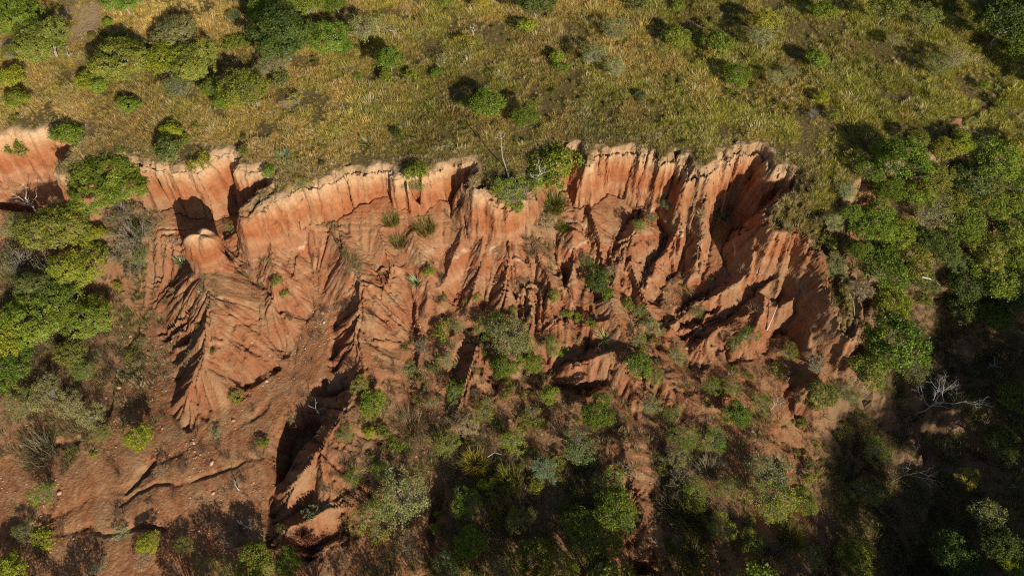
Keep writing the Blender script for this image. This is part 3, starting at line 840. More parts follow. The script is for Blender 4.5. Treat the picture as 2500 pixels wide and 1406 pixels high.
def put(kind, px, py, r, tint, g, label, asp=1.0, world=None):
    name, cat = NAMES[kind]
    if world is None:
        R = r * 62 / FPX
        for _ in range(2):
            x, y, z, t = hit(px, py, CENTRE[kind] * R * (1 if kind != 'tuft' else 1))
            dep = y * CP - (z - CAM_H) * SP
            R = r * dep / FPX
    else:
        x, y, R = world; z = float(ground(x, y))
    o = thing(name, label, cat, GROUPS.get(g), (x, y, z))
    R *= {'E': 1.15, 'L': 1.15, 'V': 1.12}.get(g, 1.1)
    o.rotation_euler = (0, 0, prng.uniform(0, 6.28))
    sx = R * prng.uniform(.95, 1.06); sz = R * asp * prng.uniform(.9, 1.1)
    o.scale = (sx, R * 2 - sx, sz)
    c = jit(tuple(v * ({'tuft': 1.15, 'open': 2.3, 'sparse': 2.2}.get(kind, LEAF_GAIN)) for v in TINT[tint])); k = counts.get(kind, prng.randint(0, 9)); counts[kind] = k + 1
    if kind == 'tuft':
        part('blades', TUFTS[k % 3], o, c)
    elif kind == 'spiky':
        part('leaves', SPIKES[k % 2], o, c)
    elif kind == 'dryb':
        part('stems', DRYB[k % 3], o)
        part('leaves', PROTO['sparse'][k % 4][1], o, jit(TINT['grey'])).location = (0, 0, .5)
    else:
        tm, cm, bz = PROTO[kind][k % len(PROTO[kind])]
        h = CENTRE[kind] / abs(bz)
        a = part('trunk' if cat == 'tree' else 'stem', tm, o); a.location = (0, 0, CENTRE[kind]); a.scale = (1, 1, h)
        b = part('crown', cm, o, c); b.location = (0, 0, CENTRE[kind])
    return o
# kind | picture x | y | crown radius (picture points) | tint | group | label
PLANTS = """
dome|40|40|58|green|P|dense dark green tree filling the top left corner
dome|112|105|60|olive|P|tall olive tree leaning over the bare sandy patch at upper left
dome|300|4|46|green|P|round green tree cut by the top edge above the pale bare patch
bush|265|58|16|lime|P|small lime bush alone in the middle of the pale bare patch
small|305|88|15|dull|P|small dull shrub just below the lime bush on the bare patch
dome|285|150|62|olive|P|wide pale olive tree with flat crown right of the bare patch
bush|335|118|26|dull|P|dull green lobe of bush behind the wide pale olive tree
dome|430|85|46|grey|P|grey-green tree behind the twin olive domes
leafy|400|150|46|lime|P|yellowish green tree on the left of the olive dome
dome|482|152|52|olive|P|rounded olive dome tree with yellow sunlit right side
open|435|215|36|dull|P|low dull skirt of shrub below the olive dome tree
bush|385|46|9|lime|P|tiny lime bush at the top left of the grey-green tree
bush|207|204|26|lime|P|bright yellow-green bush, left half of a joined pair
bush|243|212|23|bright|P|mid green bush, right half of the joined pair with the yellow-green one
bush|28|190|34|lime|P|lime dome bush at the left edge with shadow behind it
bush|42|243|30|bright|P|low bright bush at the left edge under the lime dome
open|28|130|28|olive|P|thin olive shrub beside the small sandy scar at the left edge
bush|315|261|28|green|P|lone round dark green bush in brown grass above the cliff
dome|690|92|76|dark|P|largest dark green dome tree at the top of the picture
dome|798|92|50|green|P|dark tree pressed against the right side of the largest dome
bush|840|116|26|green|P|round green bush at the right foot of the dark tree cluster
leafy|638|24|38|green|P|green tree at the upper left of the largest dome
leafy|748|18|42|bright|P|bright tree at the top edge above the largest dome
open|572|46|20|dull|P|small thin shrub left of the largest dome near the top
small|560|106|20|bright|P|low bright shrub in grass left of the largest dome
small|590|102|20|green|P|low green shrub between brown grass and the largest dome's shadow
leafy|588|222|54|bright|P|bright crescent shaped tree with white trunk showing on its right
leafy|516|216|24|green|P|small rounded tree left of the crescent shaped tree
bush|545|252|24|bright|P|bright bush at the lower left of the crescent shaped tree
small|690|202|28|dull|P|bluish dull shrub in the grass right of the crescent tree
open|650|165|30|grey|P|thin grey shrub below the largest dome tree
open|680|160|26|grey|P|pale straggly shrub at the lower right of the largest dome
sparse|726|246|24|yellow|P|sparse yellow shrub in grass right of the crescent tree
bush|418|320|27|lime|P|lime bush standing on top of a dull green one near the rim
bush|418|372|38|dull|R|dull green bush at the cliff edge below the lime one
small|450|345|18|green|P|small green bush tucked at the right of the lime and dull pair
bush|167|333|42|green|R|dark green bush hanging over the far left cliff rim
small|40|368|27|bright|R|green shrub clinging to the left edge cliff face
fern|272|428|88|green|R|huge dense feathery green tree in front of the left cliff
small|490|402|25|yellow|R|yellow-green bush with bare roots exposed at the cliff edge
small|598|372|18|olive|R|small olive bush at the head of the dark notch
bush|655|418|19|bright|R|small bush on the rim right of the dark notch
spiky|694|385|25|blue|P|blue-green round spiky plant in the grass near the rim
bush|648|360|8|lime|P|tiny lime bush left of the blue-green spiky plant
open|736|452|24|olive|R|shrub wedged in a crack in the pale cliff crest
leafy|820|6|32|green|P|tree at the top edge right of the big dome cluster
open|893|72|44|grey|P|grey half-dead shrub with white twigs near the top
leafy|950|148|36|green|P|dark fluffy tree in grass with long left shadow
small|948|190|24|bright|P|lower skirt of bright leaves under the dark fluffy tree
small|1000|184|18|bright|P|small bright bush right of the dark fluffy tree
small|872|190|12|green|P|tiny bush left of the dark fluffy tree
sparse|1082|150|22|grey|P|thin grey shrub above the small green patch in mid grass
small|1065|178|17|green|P|small green patch of shrub in mid grass
small|1133|105|22|yellow|P|low yellow-green bush by bleached sticks in the grass
leafy|1175|6|22|yellow|P|yellowish tree at the top edge, centre left
small|1090|2|20|green|P|small green bush cut by the top edge, centre left
leafy|1306|12|44|dark|P|dark round tree at the top edge, centre
bush|1287|68|22|lime|P|bright lime bush just below the dark tree at top centre
bush|1361|140|22|lime|P|lime upright bush with dark foot and shadow on its left
small|1366|168|18|green|P|dark green foot of shrub under the lime upright bush
leafy|1138|252|18|bright|P|slim bright bush at the left of the three above the rim
leafy|1192|258|40|green|P|fluffy middle tree of the three above the central rim
leafy|1280|285|34|green|P|right hand tree of the three above the central rim
spiky|898|350|26|grey|P|flattened grey spiky plant in the grass close to the rim
small|970|325|17|dark|P|small dark shrub in the grass above the central cliff
sparse|1092|356|17|yellow|P|little yellow-green shrub on the grass above the rim
bush|1012|424|30|bright|R|upright bright bush hanging on the central cliff edge
open|1014|455|28|olive|R|olive trailing skirt below the upright bush on the cliff
bush|1354|416|62|bright|R|large bright green bush on the rim beside the leaning dead tree
bush|1308|442|34|bright|R|bright left lobe of the large rim bush spilling over the edge
open|1240|470|44|bright|R|low green tangle on the grassy tongue below the dead tree
dryb|1275|478|36|dry|R|grey mass of dead twigs in front of the large rim bush
small|1265|505|18|bright|R|small bright shrub at the lower end of the grey twigs
small|1560|236|17|dull|P|faint dull shrub alone in the centre right grass
open|1450|140|34|grey|P|pale grey-green shrub in grass right of the lime upright bush
open|1500|170|30|grey|P|second pale shrub, lower right of the first pale one
open|1502|72|32|grey|P|grey-green feathery shrub near the top, right of centre
small|1548|12|26|dull|P|dull bush at the top edge right of the dark centre tree
bush|1655|16|18|bright|P|small bright bush at the top edge right of centre
bush|1652|90|34|bright|P|bright green bush left of the rounded bush in the right grass
bush|1748|110|36|green|P|rounded green bush second from left in the right grass
leafy|1866|58|32|yellow|P|yellow-green bush above grey brush in the right grass
open|1856|98|34|grey|P|grey brush under the yellow-green bush
bush|2010|28|30|bright|P|bright bush near the top with long left shadow
leafy|2165|24|42|olive|P|olive tree at the top edge, right
bush|1992|145|32|green|P|dark green bush alone with broad shadow on its left
leafy|1798|182|30|green|P|ragged green bush with a lime foot in the right grass
bush|1812|208|14|lime|P|lime foot of leaves under the ragged green bush
bush|2004|240|19|lime|P|small lime bush above the dry grey shrub on the right
dryb|1985|284|20|dry|P|dry grey shrub above the rim on the right
small|2030|286|20|olive|P|low olive shrub right of the dry grey shrub
bush|1934|283|8|lime|P|tiny lime sprig in grass left of the dry grey shrub
open|1888|195|24|grey|P|grey-green wisp right of the ragged green bush
open|1932|178|22|grey|P|grey wisp below the dark green bush with broad shadow
open|2285|160|30|dull|P|dull green shrub left of a grey one at far right
open|2332|146|34|grey|P|grey leafless looking shrub at far right grass
open|2258|45|34|olive|P|loose olive shrub near the top right
small|2356|74|13|bright|P|tiny bright bush in the dark shadow strip at top right
leafy|2456|55|62|dark|P|dark tree filling the top right corner
leafy|2488|128|34|green|P|green tree at the right edge below the corner tree
open|2185|100|22|grey|P|pale wispy shrub in the grass below the olive top edge tree
small|1612|60|14|dull|P|small dull shrub left of the bright bushes on the upper right
small|2160|190|14|olive|P|small olive shrub beside the trail in the right grass
small|2400|210|16|bright|P|small bright shrub under the long shadow at right edge
small|1725|60|14|olive|P|small olive shrub above the rounded green bush
small|2440|255|18|olive|P|olive shrub at far right above the wooded bank
sparse|2080|385|24|yellow|E|tall dry yellow shrub in grass left of the wooded bank
leafy|2200|395|56|green|E|broad dark tree at the upper left of the wooded right bank
leafy|2118|420|30|green|E|small tree at the left end of the wooded right bank
open|2065|470|26|grey|E|pale grey shrub on the grassy rim left of the wooded bank
leafy|2275|440|40|olive|E|olive tree right below the broad dark tree on the bank
leafy|2305|372|30|yellow|E|yellowish shrub at the top of the wooded bank
leafy|2345|358|28|lime|E|lime topped shrub at the grass edge of the wooded bank
leafy|2425|405|52|green|E|full green tree near the right edge, top of the wooded bank
leafy|2485|365|34|yellow|E|yellow-green crown at the right edge, top of the wooded bank
leafy|2490|450|44|green|E|green crown at the right edge below the yellow-green one
leafy|2360|445|44|dull|E|dull tree in the middle of the wooded bank's upper row
open|2030|545|26|grey|E|grey shrub on the crest behind the red tower
leafy|2120|548|52|bright|E|bright leafy tree on the left side of the wooded bank
leafy|2178|570|40|lime|E|lime crown overlapping the bright leafy tree on its right
open|2268|520|52|grey|E|silvery grey tree in the middle of the right bank
leafy|2340|545|44|green|E|green tree right of the silvery grey tree
leafy|2410|500|48|bright|E|bright tree in the upper right of the wooded bank
leafy|2465|560|52|green|E|green tree at right edge, middle of the bank
leafy|2400|615|46|olive|E|olive tree left of the right edge, middle of the bank
leafy|2300|610|42|dark|E|dark tree in the shadowed heart of the wooded bank
leafy|2148|660|54|green|E|large round green tree above the bent white branch, left one
leafy|2218|640|48|olive|E|olive crown joined to the large round tree on its right
leafy|2172|742|44|lime|E|lime crown below the large round tree on the bank
leafy|2432|685|56|bright|E|bright tree at the lower right of the wooded bank
leafy|2350|700|42|dark|E|dark tree in shade right of the bent white branch
leafy|2485|640|40|green|E|green crown touching the right edge above the ravine
leafy|2480|740|36|dull|E|dull tree at the right edge over the ravine
leafy|2168|845|66|green|E|biggest tree of the right bank, standing over the dark ravine
leafy|2120|900|46|olive|E|olive lower crown in front of the biggest bank tree
open|2038|652|30|grey|E|grey feathery shrub on the red crest below the tower
open|2100|712|28|dry|E|dry brown shrub beside the fallen white poles
small|2030|590|18|bright|E|small bright shrub on the crest right of the red tower
small|2250|735|20|green|E|small green crown hanging over the ravine head
open|2330|640|30|dull|E|thin dull shrub in the shade of the wooded bank
dome|138|562|64|olive|L|olive dome tree beside the dead white snag at left
bush|236|574|25|lime|L|lime round bush right of the olive dome tree
dome|208|655|54|bright|L|yellowish dome tree below the lime round bush
dome|92|702|44|dull|L|dull dome tree left of the yellowish one on the slope
leafy|148|742|46|green|L|green tree in the middle of the left slope grove
dome|72|790|62|bright|L|bright wide tree at the left of the slope grove
dome|218|782|52|green|L|round green tree at the right end of the slope grove
leafy|35|840|40|lime|L|lime crown at the left edge below the slope grove
leafy|28|905|48|green|L|green tree at the left edge, lower slope
leafy|172|868|34|olive|L|olive tree below the slope grove
open|205|905|30|green|L|small green shrub below the olive tree on the left slope
open|48|555|40|grey|L|grey-green shrub under the left alcove
open|120|960|40|grey|L|pale twiggy shrub at the lower end of the left slope
dryb|300|520|40|dry|L|grey dry bush in front of the feathery tree, upper one
dryb|330|580|46|dry|L|grey dry bush right of the lime round bush, largest
dryb|290|620|38|dry|L|grey dry bush on the slope left of the pinnacle
dryb|50|640|40|dry|L|grey dry bush near the left edge on orange soil
dryb|115|660|34|dry|L|grey dry bush between olive and dull dome trees
dryb|330|655|32|dry|L|low grey bush above the rilled spur
open|345|625|26|dull|L|dull open shrub on the slope left of the pinnacle
small|285|700|15|lime|L|tiny lime sprig on soil right of the slope grove
spiky|442|640|22|blue|S|blue-green spiky plant at the left foot of the pinnacle
sparse|430|590|24|dry|S|bare dark twiggy bush left of the pinnacle
sparse|562|560|16|bright|S|small leafy twig plant between pinnacle and cliff
small|675|690|15|green|S|small green weed on the slope below the pale layers
small|695|716|11|olive|S|little olive weed just under another on the pale slope
tuft|957|540|24|bright|S|tall bright grass clump below the central cliff, upper left one
tuft|975|592|24|olive|S|olive grass clump under the tall bright one
tuft|1038|560|32|olive|S|broad round grass clump on the slope below the cliff bush
tuft|1353|502|34|green|S|large drooping grass clump under the large rim bush
tuft|1372|556|18|bright|S|small grass clump below the large drooping one
tuft|1300|612|20|dry|S|dry grass clump on the slope right of the white band
tuft|1290|578|20|dry|S|dry brown clump above the white band, centre
small|1045|664|16|bright|S|bright little bush above the bluish plant in the centre slope
spiky|1018|690|24|blue|S|bluish spiky plant on the central slope
small|1085|810|28|bright|S|bright bush in the hollow at centre left
open|1115|795|22|grey|S|grey shrub right of the bright bush at centre left
open|1205|800|42|green|F|green shrub at the upper left of the central thicket
open|1240|825|46|grey|F|silver grey shrub in the middle of the central thicket
leafy|1225|895|32|green|F|green tree at the lower end of the central thicket
open|1270|850|34|olive|F|olive shrub on the right side of the central thicket
small|1355|726|17|bright|S|small bright bush on the red slope right of centre
small|1165|724|9|bright|S|tiny green sprig on the pink rills, centre
leafy|1455|688|32|dark|S|dark bush in the deep cleft below the right cliff
small|1480|720|18|bright|S|bright bush at the lower right of the cleft bush
small|1386|766|15|bright|S|small bright bush beside the shaded hollow, left one
small|1412|778|13|bright|S|small bright bush beside the shaded hollow, middle one
small|1446|790|13|bright|S|small bright bush beside the shaded hollow, right one
small|1530|745|18|bright|S|bright bush on the sandy ridge right of the cleft
open|1592|800|28|grey|S|grey-green shrub on the slope below the sandy ridge
open|1565|760|20|olive|S|thin olive shrub above the grey-green one on the slope
spiky|1476|826|24|grey|F|pale grey spiky shrub in front of the shaded hollow
open|1350|846|24|green|F|green shrub with long thin shadow left of the pale spiky one
small|1378|862|14|bright|F|small bright bush just right of the green shrub near the hollow
leafy|1558|895|32|green|F|rounded green bush on the red floor right of the shaded hollow
open|1600|922|24|olive|F|olive shrub at the lower right of the rounded floor bush
leafy|1296|890|24|bright|F|small bright tree right of the central thicket's foot
open|1092|882|22|grey|F|grey shrub on the floor left of the central thicket
dryb|1030|850|24|dry|F|dry bundle of twigs on the floor left of centre
open|1625|500|16|dull|S|dull shrub in the shaded crack of the right cliff
open|1560|555|18|green|S|green shrub low in the diagonal crack under the right cliff
open|1590|530|16|dull|S|middle shrub of the diagonal crack under the right cliff
open|1825|822|28|green|S|green bush below the white pole in the right badlands
open|1792|846|22|olive|S|olive bush left below the one under the white pole
small|1755|520|16|dull|S|dull sprig on the shaded face beside the tower
open|1330|545|26|dry|S|dry open shrub on the sandy slope under the rim bush
open|225|1022|34|grey|F|grey twiggy shrub at the foot of the left slope
open|248|1062|26|olive|F|olive shrub just below the grey twiggy one at left
tuft|98|1110|46|dry|F|big brown dry clump with a black shadow at lower left
leafy|338|1066|32|lime|F|bright lime shrub alone on the brown floor at lower left
open|110|1210|32|green|F|green shrub with grey branches on the lower left floor
sparse|392|1150|20|dry|F|thin sapling standing on the wash at lower left
sparse|290|1302|24|blue|F|pale bare sapling on the cut bank at bottom left
small|118|1312|26|lime|F|low lime bush in shade near the bottom left corner
leafy|28|1385|38|lime|F|lime bush in the bottom left corner
sparse|240|1388|24|blue|F|pale spiky sapling at the bottom edge, left
leafy|362|1326|26|lime|F|lime tree in shadow above the bottom edge, left
open|352|1362|26|dry|F|straw coloured shrub under the lime tree near the bottom
leafy|628|1376|44|bright|F|bright rounded tree at the bottom edge left of centre
leafy|702|1372|30|green|F|green tree at the bottom edge right of the bright rounded one
open|565|1390|34|olive|F|olive tree at the bottom edge left of the bright rounded one
small|642|1082|16|green|F|small green bush on the lip of the big pit
sparse|716|1022|22|grey|F|pale sprig hanging over the black pit
sparse|762|1248|24|blue|F|pale spiky sapling on the fluted red mound
sparse|525|1062|18|blue|F|thin bluish sapling on the brown floor left of the pit
small|690|1135|9|bright|F|tiny bright sprig on the floor left of the fluted mound
small|230|1110|8|lime|F|tiny lime sprig on the brown floor at lower left
leafy|912|985|32|bright|F|bright shrub on the slope right of the upper pit
bush|900|1056|16|lime|F|small lime bush below the bright shrub right of the pit
open|1052|985|18|grey|F|small grey shrub on the slope left of the dark shade
tuft|1000|1040|40|dry|F|broad straw clump right of the small lime bush
small|962|1088|20|bright|F|small bright bush amid straw grass at lower centre
open|862|1165|24|green|F|green shrub right of the fluted red mound
open|975|1215|62|grey|F|large silver-green thorn tree at lower centre
open|915|1260|56|olive|F|olive thorn tree at the lower left of the silver-green one
bush|1340|965|24|lime|F|lime upright bush in front of the black hollow
leafy|1455|1010|40|green|F|green tree on the bank right of the lime upright bush
sparse|1300|1012|30|olive|F|sparse olive shrub with curved branches under the lime upright bush
open|1410|1095|44|dull|F|dull open tree with crooked pale stem at lower centre right
open|1332|1150|32|blue|F|blue-grey tree with bright foot at lower centre
small|1312|1192|16|lime|F|lime foot of the blue-grey tree at lower centre
small|1190|1180|22|lime|F|lime bush catching light in the lower centre shade
open|1136|1232|36|green|F|green bush sunk in the lower centre shade
tuft|1160|1130|36|yellow|F|yellow grass clump lit in the lower centre, upper one
tuft|1240|1175|36|yellow|F|yellow grass clump lit in the lower centre, right one
tuft|1230|1255|32|yellow|F|yellow grass clump lit in the lower centre, bottom one
open|1490|1190|44|bright|F|bright upper crown of the lower right thicket
leafy|1500|1240|48|green|F|green middle crown of the lower right thicket
leafy|1412|1285|40|bright|F|bright left crown in the lower part of the lower right thicket
leafy|1470|1310|46|olive|F|olive wide crown in the lower part of the lower right thicket
open|1430|1345|42|bright|F|bright loose crown at the lowest end of the lower right thicket
open|1520|1270|34|grey|F|grey patch of crown on the right of the lower right thicket
leafy|1300|1370|46|olive|F|olive tree at the bottom edge, centre
open|1225|1392|40|dull|F|dull tree at the bottom edge left of the olive centre one
open|1370|1380|42|bright|F|bright loose tree at the bottom edge below the thicket
small|1070|1258|14|lime|F|tiny lime bush at the right end of the silver thorn tree
small|1064|1290|12|lime|F|tiny lime bush just under the other tiny one at lower centre
open|1668|1070|36|green|F|green shrub with white twigs on the sandy bank, lower right
open|1650|1120|32|grey|F|grey-green shrub under the one with white twigs
open|1700|1205|36|green|F|green shrub amid dry grass at lower right
dryb|1665|1180|40|dry|F|grey dry bush left of the shrub amid dry grass
tuft|1680|1265|46|olive|F|olive grass mass at lower right, lower one
tuft|1640|1240|40|dry|F|straw grass mass at lower right, left one
tuft|1730|1150|36|dry|F|straw grass mass at lower right, upper one
small|1634|1334|17|bright|F|small bright bush beside the dark slot at the bottom
tuft|1690|1360|46|olive|F|olive grass clump at the bottom edge, lower right
open|1735|945|24|green|F|green shrub at the shade edge below the badlands, left one
open|1785|945|26|olive|F|olive shrub at the shade edge below the badlands, middle one
open|1858|985|28|green|F|green shrub at the shade edge below the badlands, right one
leafy|1800|1015|34|green|F|green tree below the three shade edge shrubs
leafy|2008|965|34|olive|F|olive tree on the last lit spur above the ravine
open|2062|955|30|dull|F|dull tree right of the olive tree on the last lit spur
open|1870|1160|56|grey|V|large silvery tree catching light in the ravine
open|1880|1225|56|olive|V|olive lower half crown of the ravine's silvery tree
leafy|1955|1225|32|bright|V|bright tree right of the ravine's silvery tree
leafy|2085|1358|42|bright|V|bright green tree near the bottom of the dark ravine
leafy|2468|975|36|olive|V|olive tree at the right edge above the dark wash
open|2362|1168|28|yellow|V|yellowish shrub on the far side of the wash
open|2408|1275|44|grey|V|pale grey tree at lower right beside the wash
leafy|2484|1385|30|lime|V|lime tree in the bottom right corner
small|2370|905|18|dull|V|dull shrub in the shade under the right bank
open|2135|1100|34|green|V|green shrub in black shade by the bare tree
leafy|2440|1080|40|dark|V|dark tree at right in the ravine's shade
leafy|2330|1360|50|dark|V|dark tree at the bottom in the ravine's shade
leafy|2440|1330|44|dark|V|dark tree left above the lime corner tree
open|2110|1200|40|dull|V|dull tree deep in the ravine left of the wash
tuft|1930|1310|36|olive|V|olive grass clump in the ravine below the bright tree
tuft|1890|1365|40|dry|V|dry grass clump at the bottom edge left of the ravine
open|1985|1360|30|dull|V|thin dull shrub at the bottom left of the bright ravine tree
leafy|1460|1390|36|dull|F|dull tree at the bottom edge right of the bright loose one
open|60|990|36|dull|F|dull shrub at left edge under the slope trees
open|180|990|34|grey|L|pale grey shrub right of the dull left edge shrub
leafy|2160|470|34|green|E|green crown below the broad dark tree on the bank's left side
leafy|2235|480|34|bright|E|bright crown between the broad dark tree and the silvery one
leafy|2330|480|36|olive|E|olive crown right above the silvery grey bank tree
leafy|2490|500|34|bright|E|bright crown at the right edge above the middle bank trees
leafy|2260|590|34|dark|E|dark crown below the silvery grey bank tree
leafy|2380|570|36|green|E|green crown left of the right edge row, mid bank
leafy|2350|760|36|dark|E|dark crown hanging over the shaded ravine wall
leafy|2430|770|34|green|E|green crown on the lowest row of the right bank
leafy|2250|690|30|dull|E|dull crown behind the bent white branch
leafy|2075|520|24|bright|E|bright shrub at the far left edge of the wooded bank
leafy|2090|610|26|green|E|green shrub on the crest left of the large round bank tree
leafy|2410|450|34|dull|E|dull crown under the full green tree near the right edge
leafy|2240|340|24|olive|E|olive shrub standing at the grass edge above the broad dark tree
leafy|2150|375|24|bright|E|bright shrub on the upper left fringe of the bank
open|1110|960|26|bright|F|bright little tree on the slope left of the black hollow
open|1180|1010|28|olive|F|olive shrub at the upper edge of the lower centre shade
open|1090|1085|30|olive|F|olive shrub in the channel at lower centre left
open|1250|1080|34|bright|F|bright open shrub amid the lower centre grass
open|1270|1270|36|olive|F|olive shrub just left of the lower right thicket
leafy|1150|1330|38|green|F|green tree in the shade near the bottom, left of centre
open|1090|1370|34|dull|F|dull shrub near the bottom edge under the silver thorn tree
open|990|1330|32|dry|F|dry straw shrub below the silver thorn tree
open|1590|990|26|grey|F|grey shrub on the sandy ridge crest at lower right
open|1640|1010|24|olive|F|olive shrub casting a streaky shadow on the sandy ridge
open|1740|1080|34|green|F|green shrub at the edge of the ravine shade, upper one
open|1780|1190|30|olive|F|olive shrub at the edge of the ravine shade, lower one
open|1760|1290|34|bright|F|bright shrub left of the ravine's silvery tree
leafy|1835|1330|30|olive|V|olive tree below the ravine's silvery tree
open|880|940|24|olive|F|olive shrub on the slope above the bright one right of the pit
open|1000|900|22|grey|F|small grey shrub on the bare floor below the second spur
open|1140|1040|26|dry|F|dry shrub above the yellow grass at lower centre
open|845|1060|22|olive|F|olive shrub on the right shoulder of the fluted mound
open|930|1150|26|bright|F|bright shrub above the silver thorn tree
open|450|1330|26|olive|F|olive shrub in bottom left shade right of the lime tree
open|500|1385|26|dull|F|dull shrub at the bottom edge left of the olive tree
open|60|1300|28|dull|F|dull shrub in the dark at the left edge near the bottom
open|1560|830|20|olive|S|olive shrub on the pink ridge right of the shaded hollow
open|1650|870|24|grey|S|grey shrub on the red slope right of the pink ridge
open|1700|760|20|dull|S|dull shrub on the broken ridges of the right badlands
open|1930|860|24|olive|S|olive shrub on the low spur right of the badlands
open|1990|890|26|dry|S|dry shrub on the low spur by the biggest bank tree
open|1430|640|20|dull|S|dull shrub above the cleft bush
open|1500|660|18|dry|S|dry shrub on the sandy ridge above the cleft bush
open|2230|905|40|dull|V|dull tree at the ravine head below the biggest bank tree
"""
for row in PLANTS.strip().splitlines():
    k, px, py, r, tint, g, lab = row.split('|')
    put(k, float(px), float(py), float(r), tint, g, lab)

# trees outside the picture whose shadows fall into it
OFF = [(-43.5, 5, 2.6), (-36, 3, 2.2), (-32, 3.5, 2.0), (-24, 4, 2.4), (-19, 2, 3.0), (-14, 4.2, 2.4), (-8, 2.5, 2.8), (-3, 4, 2.8), (3, 3, 3.4), (8, 4.5, 3.0), (13, 3, 3.4), (18, 4, 3.2), (24, 2, 3.4),
       (29, 3, 3.2), (34, 0, 3.4), (40, 2, 3.4), (50, 0, 3.0), (55, -6, 3.2), (60, -2, 3.2), (52, 17, 3.2), (58, 8, 3.6), (64, 4, 4.0), (46, -10, 3.2), (38, -14, 3.2), (52, -14, 4.2), (60, -14, 4.2),
       (30, -14, 3.6), (66, -8, 3.2), (54, 25, 3.0), (60, 18, 3.4), (56, 34, 3.0), (54.5, 48, 2.4), (56, 53, 2.6), (58, 57, 2.8), (60, 62, 3), (57, 66, 3), (52, 69, 3), (46, 70, 2.6), (38, 69.5, 2.4), (28, 69, 2.2), (59, 30, 3.0), (-47, 8, 2.6), (62, 50, 3.4)]
for x, y, R in OFF:
    put('open' if y < 30 and (x < 0 or 10 < x < 16 or 26 < x < 54) else 'leafy', 0, 0, 0, prng.choice(['green', 'olive', 'dark']), None, 'tree just outside the picture whose shadow falls into the gully', 1.25, (x, y, R))['group'] = 'trees beyond the edge of the picture'
# ------------------------------------------------------------------ dead wood
def wood(name, VF, parent, mat=M_DEAD):
    return part(name, mesh_from(name, VF[0], VF[1], [mat], smooth=True), parent)

def dead_tree(px, py, h, rad, seed, label, levels=3, spread=.7, n0=4, lean=(0, 0), mat=M_DEAD, g=None):
    x, y, z, t = hit(px, py)
    o = thing('dead_tree', label, 'tree', g, (x, y, z))
    tr, bs = branch_tree(seed, h, rad, levels, spread, n0, lean)
    wood('trunk', tr, o, mat)
    for b in bs: wood('bough', b, o, mat)
    return o

def pole(pts, rad, label, name='fallen_branch', sides=6):
    """a bare pole laid through picture points (x, y, height above the land)"""
    P = []
    for a, b, h in pts:
        x, y, z, t = hit(a, b, h); P.append(np.array([x, y, z + h]))
    o = thing(name, label, 'branch', None, tuple(P[0]))
    Q = [p - P[0] for p in P]
    n = len(Q)
    wood('stem', tube(Q, [rad * (1 - .7 * k / (n - 1)) for k in range(n)], sides), o)
    return o, Q

# leaning bleached tree on the rim: follows its outline in the picture
o, Q = pole([(1244, 436, 0), (1236, 412, .9), (1227, 385, 2.0), (1224, 360, 3.0), (1225, 340, 3.8), (1219, 322, 4.5)], .075, 'bleached dead tree leaning over the grass beside the large rim bush', 'dead_tree')
o['category'] = 'tree'; o.children[0].data.materials[0] = M_PALE
for i, (d, l) in ((4, ((-1.0, .15, .1), 1.0)), (4, ((.45, .5, .5), .8)), (3, ((-.5, .1, .25), .6)), (3, ((.6, .1, .1), .5)), (4, ((-.6, .4, .5), .7)), (0, ((-1.0, -.25, .1), 1.3))):
    p = Q[i]; e = p + np.array(d) * l
    wood('bough', tube([p, (p + e) / 2 + np.array([.03, .02, .03]), e], [.034, .026, .012], 4), o, M_PALE)
dead_tree(2228, 1015, 4.2, .06, 31, 'bare pale thorn tree spreading over the dark wash in the ravine', 5, .75, 7, (.15, .0))
dead_tree(2175, 1180, 3.4, .05, 35, 'bare greenish tree deep in the ravine shade', 5, .7, 5, (.1, .15), M_PALE)
dead_tree(92, 520, 2.2, .09, 41, 'white dead snag above the olive dome tree at left', 3, .7, 4, (.05, .1))
dead_tree(1300, 450, 1.6, .06, 47, 'white dead branches sprawling in front of the rim bush', 3, 1.5, 7, (.5, 0))
dead_tree(1345, 470, 1.5, .05, 49, 'smaller white dead branches at the lower side of the rim bush', 3, 1.6, 6, (.6, -.1))
dead_tree(985 - 20, 95, 1.0, .05, 51, 'white dead twigs lying in the grass near the grey half-dead shrub', 3, 1.4, 5)
dead_tree(1155, 88, 1.0, .05, 53, 'bleached sticks in the grass above the yellow-green bush', 3, 1.4, 5)
dead_tree(175, 146, .9, .05, 55, 'white fallen twigs beside the tall olive tree at upper left', 3, 1.4, 4)
dead_tree(78, 125, 1.0, .05, 56, 'white dead stick at the small sandy scar at upper left', 3, 1.3, 4)
dead_tree(615, 230, 1.4, .04, 57, 'white stem at the right side of the crescent shaped tree', 3, .5, 3)
dead_tree(632, 266, .8, .04, 58, 'little white twig below the crescent shaped tree', 3, 1.0, 3)
dead_tree(2410, 900, 1.2, .05, 59, 'pale dead twig at the upper right rim of the ravine', 3, .9, 4)
dead_tree(585, 1195, 1.0, .05, 60, 'pale dead twigs on the floor left of the fluted red mound', 3, 1.2, 4)
dead_tree(1530, 1145, 1.3, .05, 61, 'dark dead branch fallen on the sandy path at lower right', 3, 1.3, 5, (0, 0), M_BARK)
dead_tree(1880, 1000, 2.0, .05, 62, 'thin dead sapling on the shade edge below the badlands', 3, .4, 4)
dead_tree(610, 1290, 1.2, .05, 63, 'bare stick standing on the shaded floor at the bottom left', 3, .6, 3)
dead_tree(780, 1010, 1.3, .05, 64, 'arched dead twig at the upper edge of the black pit', 3, 1.2, 4)
pole([(1872, 806, .2), (1884, 780, .7), (1898, 745, 1.4)], .075, 'white bare pole leaning in the right badlands')
